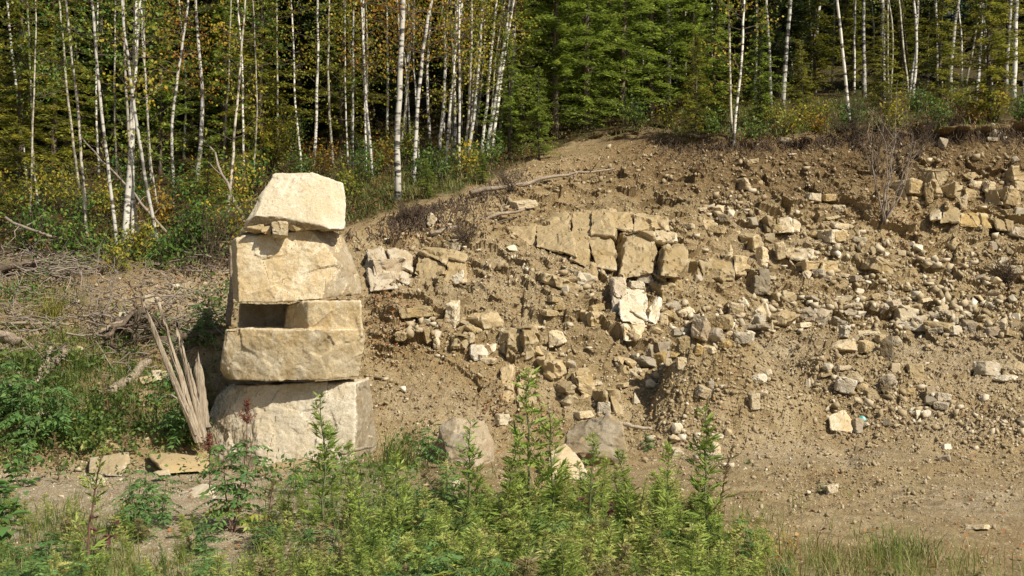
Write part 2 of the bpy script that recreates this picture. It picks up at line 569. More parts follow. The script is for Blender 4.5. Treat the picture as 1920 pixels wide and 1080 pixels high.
M['larch'] = leafmat('larch_needle', [(0, (0.115, 0.17, 0.028)), (0.5, (0.23, 0.31, 0.045)), (1, (0.40, 0.44, 0.07))], 0.35)
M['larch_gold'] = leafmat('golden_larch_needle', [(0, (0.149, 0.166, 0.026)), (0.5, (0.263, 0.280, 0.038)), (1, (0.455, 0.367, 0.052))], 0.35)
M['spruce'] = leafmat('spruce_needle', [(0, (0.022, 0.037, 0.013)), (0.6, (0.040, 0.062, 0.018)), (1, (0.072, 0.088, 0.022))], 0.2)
M['weed'] = leafmat('mugwort_leaf', [(0, (0.11, 0.155, 0.035)), (0.4, (0.225, 0.315, 0.06)), (0.75, (0.36, 0.44, 0.09)), (1, (0.52, 0.50, 0.16))], 0.35)
M['weed_dry'] = leafmat('dry_weed', [(0, (0.11, 0.08, 0.04)), (0.5, (0.22, 0.17, 0.07)), (1, (0.34, 0.28, 0.13))], 0.3)
M['broad'] = leafmat('shrub_leaf', [(0, (0.06, 0.13, 0.035)), (0.5, (0.125, 0.235, 0.06)), (0.85, (0.21, 0.32, 0.075)), (1, (0.38, 0.38, 0.07))], 0.3)
M['broad2'] = leafmat('bank_leaf', [(0, (0.06, 0.10, 0.025)), (0.5, (0.12, 0.19, 0.04)), (0.85, (0.22, 0.28, 0.06)), (1, (0.36, 0.32, 0.10))], 0.35)
M['panicle'] = leafmat('dried_flower_head', [(0, (0.13, 0.045, 0.03)), (0.6, (0.22, 0.075, 0.045)), (1, (0.30, 0.13, 0.07))], 0.2)
M['purple'] = leafmat('purple_leaf', [(0, (0.09, 0.03, 0.035)), (1, (0.20, 0.07, 0.07))], 0.3)
M['grass'] = leafmat('grass_blade', [(0, (0.055, 0.099, 0.020)), (0.5, (0.121, 0.182, 0.033)), (0.8, (0.220, 0.242, 0.055)), (1, (0.396, 0.330, 0.143))], 0.35)
M['gold_grass'] = leafmat('yellow_grass_blade', [(0, (0.175, 0.200, 0.037)), (0.6, (0.300, 0.275, 0.050)), (1, (0.562, 0.375, 0.075))], 0.35)
M['litter'] = leafmat('fallen_leaf', [(0, (0.12, 0.055, 0.025)), (0.4, (0.24, 0.10, 0.035)), (0.75, (0.36, 0.16, 0.05)), (1, (0.46, 0.30, 0.13))], 0.15)
M['under'] = leafmat('undergrowth_leaf', [(0, (0.025, 0.036, 0.010)), (0.35, (0.05, 0.064, 0.016)), (0.65, (0.11, 0.09, 0.025)), (1, (0.22, 0.10, 0.03))], 0.3)
M['stem'] = flatmat('green_stem', (0.13, 0.15, 0.06))
M['redstem'] = flatmat('reddish_stem', (0.17, 0.085, 0.06))
M['turq'] = flatmat('turquoise_plastic', (0.02, 0.27, 0.24), 0.4)
M['pebble'] = None

# ------------------------------------------------------------------ terrain: cut slope, road shoulder and rising forest floor
ST = {   # per column of the view: (row, distance) of the foot of the slope, its breaks, the cut's edge and the forest floor behind
    0:    [(900, 14.5), (760, 15.8), (620, 17.0), (495, 20.0), (440, 24.0), (330, 34.0), (200, 48.0)],
    240:  [(880, 15.0), (740, 16.3), (600, 17.8), (475, 20.0), (440, 22.5), (330, 33.0), (200, 47.0)],
    480:  [(865, 15.6), (740, 16.7), (600, 18.2), (450, 20.5), (400, 24.0), (320, 33.0), (200, 47.0)],
    720:  [(850, 16.0), (720, 17.4), (600, 18.9), (430, 22.0), (385, 24.0), (320, 31.0), (200, 45.0)],
    960:  [(850, 16.2), (700, 17.5), (520, 20.2), (400, 23.2), (325, 27.0), (270, 33.0), (200, 43.0)],
    1200: [(850, 16.2), (700, 18.0), (600, 19.6), (430, 23.2), (258, 28.5), (230, 34.0), (195, 42.0)],
    1440: [(850, 16.0), (700, 18.5), (620, 21.0), (430, 24.2), (265, 27.0), (215, 33.0), (180, 42.0)],
    1680: [(850, 16.0), (700, 19.0), (620, 22.0), (430, 24.6), (250, 27.0), (195, 35.0), (160, 46.0)],
    1920: [(850, 16.0), (700, 19.0), (620, 22.0), (430, 24.8), (238, 27.0), (192, 35.0), (155, 48.0)],
}
st_u = np.array(sorted(ST))
st_v = np.array([[a[0] for a in ST[k]] for k in st_u], float)
st_d = np.array([[a[1] for a in ST[k]] for k in st_u], float)
u_cols = np.concatenate([np.arange(-1500, -140, 45), np.arange(-140, 2060, 2.8), np.arange(2060, 3450, 45)]).astype(float)
NCOL = len(u_cols)


def smooth_u(arr):
    grid = np.arange(-1600, 3600, 10.0)
    raw = np.interp(grid, st_u, arr)
    k = np.hanning(25); k /= k.sum()
    sm = np.convolve(np.pad(raw, 12, mode='edge'), k, mode='valid')
    return np.interp(u_cols, grid, sm)


cv = np.stack([smooth_u(st_v[:, k]) for k in range(7)], 1)
cd = np.stack([smooth_u(st_d[:, k]) for k in range(7)], 1)
# (distance, height) of every break of every column
KD = [np.full(NCOL, 3.2), np.full(NCOL, 9.2)] + [cd[:, k] for k in range(7)]
KZ = [np.full(NCOL, 0.55), np.full(NCOL, 0.02)] + [CZ - (cv[:, k] - 540) / F * cd[:, k] for k in range(7)]
for dd, sl_ in ((72, 0.27), (125, 0.30)):
    KD.append(np.full(NCOL, float(dd)))
    KZ.append(KZ[-1] + (dd - KD[-2]) * sl_)
KD = np.stack(KD, 1); KZ = np.stack(KZ, 1)
SEG = [34, 120, 70, 85, 105, 130, 80, 60, 16, 8]
Dg, Zg = [], []
for s, n in enumerate(SEG):
    t = np.linspace(0, 1, n, endpoint=False)[None, :]
    Dg.append(KD[:, s:s + 1] * (1 - t) + KD[:, s + 1:s + 2] * t)
    Zg.append(KZ[:, s:s + 1] * (1 - t) + KZ[:, s + 1:s + 2] * t)
Dg = np.concatenate(Dg + [KD[:, -1:]], 1); Zg = np.concatenate(Zg + [KZ[:, -1:]], 1)
NROW = Dg.shape[1]


def smooth_r(a, w):
    k = np.hanning(2 * w + 3)[1:-1]; k /= k.sum()
    p = np.pad(a, ((0, 0), (w, w)), mode='edge')
    return sum(k[i] * p[:, i:i + a.shape[1]] for i in range(2 * w + 1))


Dg, Zg = smooth_r(Dg, 9), smooth_r(Zg, 9)
Ug = np.repeat(u_cols[:, None], NROW, 1)
Xg = (Ug - 960) / F * Dg
Vg = 540 + (CZ - Zg) / Dg * F
pos = np.stack([Xg, Dg, Zg], -1)
flat = pos.reshape(-1, 3)
fu, fv = Ug.ravel(), Vg.ravel()

EDGE_U = [-1500, 0, 240, 480, 640, 720, 860, 960, 1080, 1200, 1300, 1440, 1600, 1760, 1920, 3500]
EDGE_V = [485, 485, 472, 448, 432, 398, 362, 318, 268, 248, 268, 262, 250, 245, 238, 238]


def edge_v(u):
    return np.interp(u, EDGE_U, EDGE_V)


edg = edge_v(fu) + 9 * vnoise(flat * 1.7, 5) + 5 * vnoise(flat * 5, 6)
forest = 1 - sstep(-14, 10, fv - edg)
soilband = sstep(1000, 1240, fu) * sstep(-6, 8, fv - edg) * (1 - sstep(75, 165, fv - edg))
soilband = np.maximum(soilband, 0.6 * (1 - sstep(250, 420, fu)) * sstep(-6, 8, fv - edg) * (1 - sstep(40, 110, fv - edg)))


def blob(u0, v0, su, sv):
    return np.exp(-((fu - u0) / su) ** 2 - ((fv - v0) / sv) ** 2)


gravel = np.clip(0.95 * sstep(855, 900, fv) * (1 - sstep(640, 900, fu)) + 0.75 * blob(330, 555, 170, 55) + 0.6 * blob(1560, 655, 330, 22) + 0.55 * blob(1800, 700, 150, 40)
                 + 0.6 * blob(1460, 740, 50, 60) + 0.5 * blob(800, 760, 130, 50) + 0.55 * blob(1500, 850, 240, 26) + 0.6 * blob(1850, 940, 190, 40) + 0.35 * blob(900, 520, 260, 60) + 0.3 * blob(1420, 470, 140, 70) + 0.6 * blob(1790, 800, 120, 26), 0, 1)
rocky = sstep(640, 740, fu) * (1 - sstep(640, 760, fv)) * sstep(20, 80, fv - edg)
rocky = np.maximum(rocky, blob(940, 720, 60, 80))
clods = np.clip(blob(1370, 720, 140, 75) + blob(1600, 700, 130, 60) + blob(1690, 770, 140, 50) + blob(1250, 800, 110, 40) + blob(1880, 800, 90, 60) + 0.7 * blob(1560, 920, 110, 40) + 0.6 * blob(1850, 480, 90, 50), 0, 1)
cutzone = sstep(10, 30, fv - edg) * (1 - sstep(820, 880, fv))

# displacement along the slope's own normal
gx = np.gradient(pos, axis=0); gy = np.gradient(pos, axis=1)
nrm = np.cross(gx, gy); nrm /= np.linalg.norm(nrm, axis=-1, keepdims=True) + 1e-9
nrm *= np.sign(nrm[..., 2:3] + 1e-6)
nf = nrm.reshape(-1, 3)
near = fu * 0 + ((fu > -200) & (fu < 2120))
fp = flat.copy()
fp[:, 0] += 0.12 * vnoise(flat * 3, 91); fp[:, 2] += 0.12 * vnoise(flat * 3, 92)
h = 0.10 * fbm(flat * 0.7, 3, 1) * (0.35 + 0.65 * cutzone)
h += 0.05 * fbm(flat * 2.6, 3, 2) * (0.3 + cutzone + 0.6 * forest)
h += rocky * (0.19 * facets(fp * np.array([1.1, 1.1, 1.5]), 3) + 0.10 * facets(fp * np.array([3.0, 2.4, 4.2]), 8) + 0.035 * facets(flat * 10, 9))
h += cutzone * (1 - .6 * rocky) * (0.03 * facets(flat * 9, 12) + 0.03 * fbm(flat * 11, 3, 61, .7))
h += clods * (0.10 * fbm(flat * 3.2, 3, 4) + 0.06 * np.abs(vnoise(flat * 9, 13)) + 0.035 * facets(flat * 14, 14))
h += soilband * (0.05 * facets(fp * np.array([1.5, 1.5, 2.4]), 15) + 0.09 * fbm(flat * 3, 4, 16, .65))
h += forest * (0.16 * fbm(flat * 0.45, 3, 18) + 0.07 * fbm(flat * 1.5, 3, 19))
h += sstep(845, 880, fv) * (0.02 * fbm(flat * 5, 3, 20) + 0.008 * facets(flat * 16, 21))
for y_ in (12.6, 14.3):
    yy = flat[:, 1] - y_ - .10 * (flat[:, 0] - 5) - .25 * vnoise(flat * .6, 71)
    h += -0.07 * np.exp(-(yy / .16) ** 2) * sstep(2.2, 3.4, flat[:, 0]) * (.6 + .6 * vnoise(flat * 3, 72)) + .05 * np.exp(-((np.abs(yy) - .3) / .12) ** 2) * sstep(2.2, 3.4, flat[:, 0]) * (.5 + vnoise(flat * 5, 73))
# the eroded turf lip overhangs the cut by a hand's breadth
lip = np.exp(-((fv - edg + 2) / 9.0) ** 2) * sstep(900, 1150, fu)
dz = np.zeros(len(flat)); dy = np.zeros(len(flat))
dy -= lip * (0.42 + 0.3 * vnoise(flat * 2.2, 33))
dz += lip * 0.05
# bulldozed spoil heap whose steep flank turns away from the sun
cx, cy = 3.35, 17.25
tx = flat[:, 0] - cx - 0.18 * vnoise(flat * 1.3, 40); ty = flat[:, 1] - cy
mound = sstep(-1.25, -0.55, tx) * (1 - sstep(0.1, 1.7, tx)) * np.exp(-(ty / 0.7) ** 2)
dz += 1.3 * mound
cx, cy = 5.75, 18.6
tx = flat[:, 0] - cx - 0.25 * vnoise(flat * 1.1, 41); ty = flat[:, 1] - cy
dz += 0.38 * sstep(-0.9, -0.45, tx) * (1 - sstep(0.3, 1.9, tx)) * np.exp(-(ty / 0.9) ** 2)
# ruts left by the digger
dz -= 0.07 * np.exp(-((flat[:, 0] - 4.6 - 0.22 * (flat[:, 1] - 15)) / 0.22) ** 2) * sstep(12.5, 14, flat[:, 1]) * (1 - sstep(17, 19, flat[:, 1])) * (0.6 + vnoise(flat * 4, 44))
fl = flat + nf * (h * np.where(near > 0, 1, 0.4))[:, None]
fl[:, 1] += dy; fl[:, 2] += dz
TG = fl.reshape(NCOL, NROW, 3)
TU = 960 + TG[..., 0] / TG[..., 1] * F
TV = 540 + (CZ - TG[..., 2]) / TG[..., 1] * F
a = np.arange(NCOL - 1)[:, None] * NROW + np.arange(NROW - 1)[None, :]
Qt = np.stack([a, a + NROW, a + NROW + 1, a + 1], -1).reshape(-1, 4)
mb = MB().add(fl, Qt)
me = mb.mesh('ground', M['terrain'], smooth=True)
me.polygons.foreach_set('use_smooth', (cutzone[Qt[:, 0]] < .5))
for nm, arr in (('forest', forest), ('gravel', gravel), ('soil', soilband)):
    at = me.attributes.new(nm, 'FLOAT', 'POINT')
    at.data.foreach_set('value', arr.astype(np.float32))
tag(link('ground', me), 'bare tan cut slope of broken rock and soil rising to a forest floor', 'ground', kind='structure')
# the flat land all round, lower than the slope's foot
mb = MB()
g = np.array([[-600, -600, -0.35], [600, -600, -0.35], [600, 600, -0.35], [-600, 600, -0.35]])
mb.add(g, [[0, 1, 2, 3]])
ob = mb.build('terrain', flatmat('far_soil', (0.22, 0.17, 0.10)))
tag(ob, 'flat bare land around the cut slope', 'terrain', kind='structure')


def col_of(u):
    return int(np.argmin(np.abs(u_cols - u)))


def at_pix(u, v):
    """the point of the ground seen at a pixel"""
    c = col_of(u)
    k = np.nonzero(TV[c] <= v)[0]
    k = k[0] if len(k) else NROW - 1
    return TG[c, k].copy()


def ground(x, y):
    c = col_of(960 + x / y * F)
    k = int(np.clip(np.searchsorted(TG[c, :, 1], y), 1, NROW - 1))
    y0, y1 = TG[c, k - 1, 1], TG[c, k, 1]
    t = 0 if y1 == y0 else min(max((y - y0) / (y1 - y0), 0), 1)
    return TG[c, k - 1, 2] * (1 - t) + TG[c, k, 2] * t


def ground_n(x, y):
    e = 0.12
    dx = (ground(x + e, y) - ground(x - e, y)) / (2 * e); dy_ = (ground(x, y + e) - ground(x, y - e)) / (2 * e)
    n = np.array([-dx, -dy_, 1.0])
    return n / np.linalg.norm(n)


def grid_pts(n, r, dens):
    """n random ground points, chosen with weight dens(u, v)"""
    out = []
    while len(out) < n:
        u = r.uniform(-60, 1980, 4000); v = r.uniform(120, 1200, 4000); k = r.uniform(size=4000)
        for uu, vv in zip(u[k < dens(u, v)], v[k < dens(u, v)]):
            p = at_pix(uu, vv)
            out.append((p[0], p[1], p[2], uu, vv))
            if len(out) >= n:
                break
    return np.array(out)


# ------------------------------------------------------------------ rocks
def hull_bm(pts):
    bm = bmesh.new()
    for p in pts:
        bm.verts.new(p)
    bmesh.ops.convex_hull(bm, input=bm.verts)
    bmesh.ops.delete(bm, geom=[v for v in bm.verts if not v.link_faces], context='VERTS')
    bmesh.ops.dissolve_limit(bm, angle_limit=0.06, verts=bm.verts, edges=bm.edges)
    return bm


def rock_points(r, kind):
    if kind in ('block', 'slab'):
        pts = []
        for sx in (-1, 1):
            for sy in (-1, 1):
                for sz in (-1, 1):
                    c = np.array([sx, sy, sz]) * 0.5
                    if r.uniform() < 0.4:
                        k = r.uniform(0.1, 0.38, 3)
                        for ax in range(3):
                            q = c.copy(); q[ax] -= np.sign(c[ax]) * k[ax]; pts.append(q)
                    else:
                        pts.append(c * (1 - r.uniform(0, 0.28, 3)))
        return np.array(pts)
    if kind == 'shard':
        pts = [np.array([sx * r.uniform(.3, .5), sy * r.uniform(.3, .5), -0.5]) for sx in (-1, 1) for sy in (-1, 1)]
        o = r.uniform(-0.3, 0.3)
        pts += [np.array([o + r.uniform(-.16, .16), r.uniform(-.25, .25), 0.5 - abs(r.normal()) * .08]) for _ in range(3)]
        pts += [np.array([sx * r.uniform(.2, .48), r.uniform(-.4, .4), r.uniform(-.1, .25)]) for sx in (-1, 1)]
        return np.array(pts)
    if kind == 'cobble':
        q = r.normal(size=(34, 3)); q /= np.linalg.norm(q, axis=1)[:, None]
        return q * 0.5 * (1 + 0.12 * r.normal(size=(34, 1)))
    q = r.normal(size=(10, 3))
    q = np.sign(q) * np.abs(q / np.linalg.norm(q, axis=1)[:, None]) ** 0.75
    return q * 0.5


def rock_mesh(name, r, w, hh, d, kind, mat, detail=False):
    p = rock_points(r, kind)
    yaw = r.uniform(-0.75, 0.75); roll = r.normal() * (0.30 if kind in ('slab', 'shard') else 0.16); pit = r.normal() * 0.15
    Rm = np.array(Euler((pit, roll, yaw)).to_matrix())
    p = (p * np.array([w, d, hh])) @ Rm.T
    lo, hi = p.min(0), p.max(0)
    p = (p - (lo + hi) / 2) / (hi - lo) * np.array([w, max(d, (hi - lo)[1] * .8), hh])
    bm = hull_bm(p)
    s = min(w, hh)
    bmesh.ops.bevel(bm, geom=list(bm.edges), offset=s * (0.09 if kind == 'cobble' else 0.035), segments=2 if kind == 'cobble' else 1, affect='EDGES', clamp_overlap=True)
    bmesh.ops.triangulate(bm, faces=bm.faces)
    if detail:
        for _ in range(4):
            L = [e for e in bm.edges if e.calc_length() > max(0.022, s * 0.09)]
            if not L: break
            bmesh.ops.subdivide_edges(bm, edges=L, cuts=1)
            bmesh.ops.triangulate(bm, faces=bm.faces)
        bm.normal_update()
        co = np.array([v.co for v in bm.verts]); no = np.array([v.normal for v in bm.verts])
        sd = int(r.integers(1000))
        dd = s * (0.06 * facets(co / s * 2.2, sd) + 0.035 * fbm(co / s * 3, 3, sd) + 0.02 * facets(co / s * 6, sd + 5))
        co = co + no * dd[:, None]
        for v, c in zip(bm.verts, co): v.co = c
    me = bpy.data.meshes.new(name)
    bm.to_mesh(me); bm.free()
    me.materials.append(M[mat])
    return me


def remeshed(name, hulls, mats, voxel, disp, seed, matfn=None, rough=0.0):
    """union of convex pieces, rebuilt as one continuous weathered surface"""
    bm = bmesh.new()
    for h_ in hulls:
        b2 = hull_bm(h_)
        tmp = bpy.data.meshes.new('tmp'); b2.to_mesh(tmp); b2.free()
        bm.from_mesh(tmp); bpy.data.meshes.remove(tmp)
    me = bpy.data.meshes.new(name); bm.to_mesh(me); bm.free()
    o = bpy.data.objects.new(name, me); C.objects.link(o)
    md = o.modifiers.new('r', 'REMESH'); md.mode = 'VOXEL'; md.voxel_size = voxel
    dg = bpy.context.evaluated_depsgraph_get()
    me2 = bpy.data.meshes.new_from_object(o.evaluated_get(dg))
    o.modifiers.clear()
    n = len(me2.vertices)
    co = np.empty(n * 3); me2.vertices.foreach_get('co', co); co = co.reshape(-1, 3)
    no = np.empty(n * 3); me2.vertices.foreach_get('normal', no); no = no.reshape(-1, 3)
    k = disp
    dd = k * (0.9 * fbm(co * 1.7, 3, seed) + 0.75 * facets(co * np.array([2.0, 2.0, 2.4]), seed + 3) + 0.30 * facets(co * 6, seed + 7) + 0.32 * fbm(co * 14, 3, seed + 9) + 0.2 * fbm(co * 40, 2, seed + 10))
    if rough:   # broken bedrock: stepped joints and chipped faces
        w_ = co + 0.10 * np.stack([vnoise(co * 2.3, seed + 21), vnoise(co * 2.3, seed + 22), vnoise(co * 2.3, seed + 23)], 1)
        dd = dd + rough * (0.11 * facets(w_ * np.array([2.3, 2.0, 3.0]), seed + 31, 1.1) + 0.045 * facets(w_ * np.array([6, 6, 8.5]), seed + 33) + 0.012 * facets(co * 19, seed + 35))
    co = co + no * dd[:, None]
    me2.vertices.foreach_set('co', co.astype(np.float32).ravel())
    me2.name = name
    me2.materials.clear()
    for m in mats: me2.materials.append(M[m])
    if matfn is not None:
        cen = np.empty(len(me2.polygons) * 3); me2.polygons.foreach_get('center', cen)
        nn = np.empty(len(me2.polygons) * 3); me2.polygons.foreach_get('normal', nn)
        me2.polygons.foreach_set('material_index', matfn(cen.reshape(-1, 3), nn.reshape(-1, 3)).astype(np.int32))
    me2.polygons.foreach_set('use_smooth', np.ones(len(me2.polygons), dtype=bool))
    me2.update()
    o.data = me2
    bpy.data.meshes.remove(me)
    return o


def jointed(name, pts, mat, seed, cuts):
    """bedrock broken along its joints: one hull parted by steep and bedding planes into fitting blocks, each shifted a little"""
    rr = np.random.default_rng(seed)
    pieces = [hull_bm(pts)]
    vol = lambda b: b.calc_volume()
    for k in range(cuts):
        pieces.sort(key=lambda b: -abs(vol(b)))
        b = pieces.pop(0)
        co = np.array([v.co for v in b.verts])
        c = co.mean(0) + rr.uniform(-.22, .22, 3) * np.ptp(co, axis=0)
        ext = np.ptp(co, axis=0)
        if ext[0] * rr.uniform(.7, 1.3) > ext[2]: nn_ = np.array([1, .25 * rr.normal(), .22 * rr.normal() + .12])
        else: nn_ = np.array([.30 * rr.normal() + .25, .3 * rr.normal(), 1])
        for inner in (True, False):
            q = b.copy()
            res = bmesh.ops.bisect_plane(q, geom=list(q.verts) + list(q.edges) + list(q.faces), plane_co=c, plane_no=nn_, clear_inner=inner, clear_outer=not inner)
            ed = [e for e in q.edges if e.is_boundary]
            if ed: bmesh.ops.holes_fill(q, edges=ed)
            pieces.append(q)
        b.free()
    out = bmesh.new()
    for b in pieces:
        if len(b.verts) < 4: b.free(); continue
        co = np.array([v.co for v in b.verts]); c = co.mean(0)
        R_ = np.array(Euler(tuple(rr.normal(size=3) * .05)).to_matrix())
        off = np.array([rr.normal() * .008, rr.normal() * .055, rr.normal() * .008])
        for v in b.verts: v.co = (np.array(v.co) - c) @ R_.T * .993 + c + off
        s = np.ptp(co, axis=0).min()
        bmesh.ops.bevel(b, geom=list(b.edges), offset=min(.02, s * .1), segments=1, affect='EDGES', clamp_overlap=True)
        bmesh.ops.triangulate(b, faces=b.faces)
        for _ in range(5):
            L = [e for e in b.edges if e.calc_length() > .07]
            if not L: break
            bmesh.ops.subdivide_edges(b, edges=L, cuts=1)
            bmesh.ops.triangulate(b, faces=b.faces)
        b.normal_update()
        co = np.array([v.co for v in b.verts]); no = np.array([v.normal for v in b.verts])
        sd = int(rr.integers(1000))
        dd = .030 * fbm(co * 3, 3, sd) + .05 * facets(co * np.array([3.2, 3.2, 4.5]), sd + 1, .9) + .014 * facets(co * 11, sd + 5)
        co = co + no * dd[:, None]
        for v, x in zip(b.verts, co): v.co = x
        tmp = bpy.data.meshes.new('tmp'); b.to_mesh(tmp); b.free(); out.from_mesh(tmp); bpy.data.meshes.remove(tmp)
    me = bpy.data.meshes.new(name); out.to_mesh(me); out.free()
    me.materials.append(M[mat])
    return link(name, me)


def PP(*q):
    return np.array([P(*a) for a in q])


# the balanced stack, bottom to top
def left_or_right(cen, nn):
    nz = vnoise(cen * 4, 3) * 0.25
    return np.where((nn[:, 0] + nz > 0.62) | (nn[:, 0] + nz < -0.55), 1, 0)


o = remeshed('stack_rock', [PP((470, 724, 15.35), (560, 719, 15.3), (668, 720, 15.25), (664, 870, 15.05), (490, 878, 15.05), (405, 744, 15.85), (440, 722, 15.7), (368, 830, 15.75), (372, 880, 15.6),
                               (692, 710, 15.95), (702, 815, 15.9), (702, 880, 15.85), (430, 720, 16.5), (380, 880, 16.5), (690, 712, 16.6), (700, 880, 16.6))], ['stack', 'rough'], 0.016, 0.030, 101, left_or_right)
tag(o, 'widest pale granite block at the bottom of the balanced rock stack', 'rock', 'blocks of the balanced rock stack')
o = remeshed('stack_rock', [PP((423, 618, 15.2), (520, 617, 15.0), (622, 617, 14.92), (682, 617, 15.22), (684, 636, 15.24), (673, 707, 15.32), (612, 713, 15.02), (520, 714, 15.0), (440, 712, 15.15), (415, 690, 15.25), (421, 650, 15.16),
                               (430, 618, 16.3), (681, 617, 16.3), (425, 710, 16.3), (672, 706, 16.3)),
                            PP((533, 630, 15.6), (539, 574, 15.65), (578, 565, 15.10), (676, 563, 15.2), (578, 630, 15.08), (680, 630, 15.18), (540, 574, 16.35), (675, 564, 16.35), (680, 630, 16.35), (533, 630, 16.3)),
                            PP((447, 630, 16.25), (450, 569, 16.3), (545, 570, 16.3), (545, 630, 16.25), (449, 630, 16.7), (452, 571, 16.7), (545, 571, 16.7), (545, 630, 16.7))], ['stain', 'rough'], 0.016, 0.028, 202, lambda c, n: np.where((c[:, 1] > 15.62) & (c[:, 0] < -3.1) & (c[:, 2] > 1.83), 1, 0))  # recess wall painted darker by position: shade under the overhang put into its colour
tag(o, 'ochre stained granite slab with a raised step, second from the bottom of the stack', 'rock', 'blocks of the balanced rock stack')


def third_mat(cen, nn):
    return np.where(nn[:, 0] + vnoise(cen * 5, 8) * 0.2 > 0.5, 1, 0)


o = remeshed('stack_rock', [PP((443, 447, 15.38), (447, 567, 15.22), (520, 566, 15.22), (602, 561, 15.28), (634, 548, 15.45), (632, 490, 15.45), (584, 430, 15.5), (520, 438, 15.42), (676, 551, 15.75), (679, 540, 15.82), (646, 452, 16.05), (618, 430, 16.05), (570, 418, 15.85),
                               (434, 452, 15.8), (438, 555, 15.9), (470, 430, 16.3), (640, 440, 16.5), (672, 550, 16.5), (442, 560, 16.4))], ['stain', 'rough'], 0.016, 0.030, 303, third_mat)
tag(o, 'buff granite block with a brown weathered side, second from the top of the stack', 'rock', 'blocks of the balanced rock stack')
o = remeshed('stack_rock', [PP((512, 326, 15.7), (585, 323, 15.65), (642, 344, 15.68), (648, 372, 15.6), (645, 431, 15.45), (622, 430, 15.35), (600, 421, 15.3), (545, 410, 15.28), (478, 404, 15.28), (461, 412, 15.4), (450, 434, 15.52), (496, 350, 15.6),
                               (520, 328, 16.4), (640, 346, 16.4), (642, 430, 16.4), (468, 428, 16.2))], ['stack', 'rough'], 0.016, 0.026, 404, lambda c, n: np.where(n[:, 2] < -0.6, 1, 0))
tag(o, 'pale whitish wedge of granite crowning the top of the balanced rock stack', 'rock', 'blocks of the balanced rock stack')
r = np.random.default_rng(11)
for (u, v, w, h_, D, mt, kd, lab) in ((481, 429, 34, 19, 15.5, 'tan', 'chunk', 'flat tan wedge stone at the far left under the top block of the stack'), (500, 432, 22, 20, 15.48, 'tan', 'chunk', 'small tan wedge stone between two others under the top block of the stack'),
                                      (525, 431, 35, 30, 15.42, 'pale', 'block', 'squarish pale wedge stone in front under the top block of the stack'), (556, 424, 38, 20, 15.62, 'tan', 'chunk', 'shaded wedge stone deepest under the top block of the stack')):
    ob = link('wedge_stone', rock_mesh('wedge_stone', r, w / F * D, h_ / F * D, 0.3, kd, mt, True))
    ob.location = P(u, v, D - 0.14)
    tag(ob, lab, 'stone', 'wedge stones in the rock stack')

# boulders among the weeds
o = remeshed('boulder', [PP((822, 800, 15.5), (850, 783, 15.6), (900, 790, 15.7), (925, 830, 15.6), (930, 900, 15.3), (830, 890, 15.1), (838, 850, 15.05), (880, 820, 15.1), (900, 900, 15.0), (819, 850, 15.4), (850, 786, 16.1), (915, 800, 16.1), (920, 900, 16.1), (830, 890, 16.0))], ['rough', 'grey'], 0.02, 0.03, 505,
             lambda c, n: np.where(n[:, 0] + 0.3 * vnoise(c * 3, 2) > 0.2, 1, 0), 0.15)
tag(o, 'leaning grey granite boulder among the weeds just right of the stack', 'boulder')
o = remeshed('boulder', [PP((1062, 815, 15.2), (1078, 795, 15.4), (1140, 778, 15.3), (1168, 800, 15.2), (1176, 862, 15.1), (1172, 892, 15.15), (1120, 850, 14.9), (1062, 850, 14.9), (1050, 890, 15.1), (1128, 870, 15.0), (1080, 795, 16.0), (1165, 795, 16.0), (1176, 890, 15.9), (1060, 890, 15.9))], ['rough', 'tan'], 0.02, 0.03, 606,
             lambda c, n: np.where(n[:, 0] + 0.3 * vnoise(c * 3, 4) > 0.55, 1, 0), 0.2)
tag(o, 'big weathered grey boulder with a hollow underside behind the central weeds', 'boulder')
o = remeshed('boulder', [PP((1030, 850, 14.3), (1060, 830, 14.4), (1090, 860, 14.2), (1125, 930, 13.7), (1100, 985, 13.3), (1040, 960, 13.4), (1020, 900, 13.8), (1040, 850, 14.8), (1095, 880, 14.7), (1120, 950, 14.3))], ['pale'], 0.02, 0.022, 707)
tag(o, 'white edged slab leaning in front of the hollow boulder, half hidden by weeds', 'boulder')
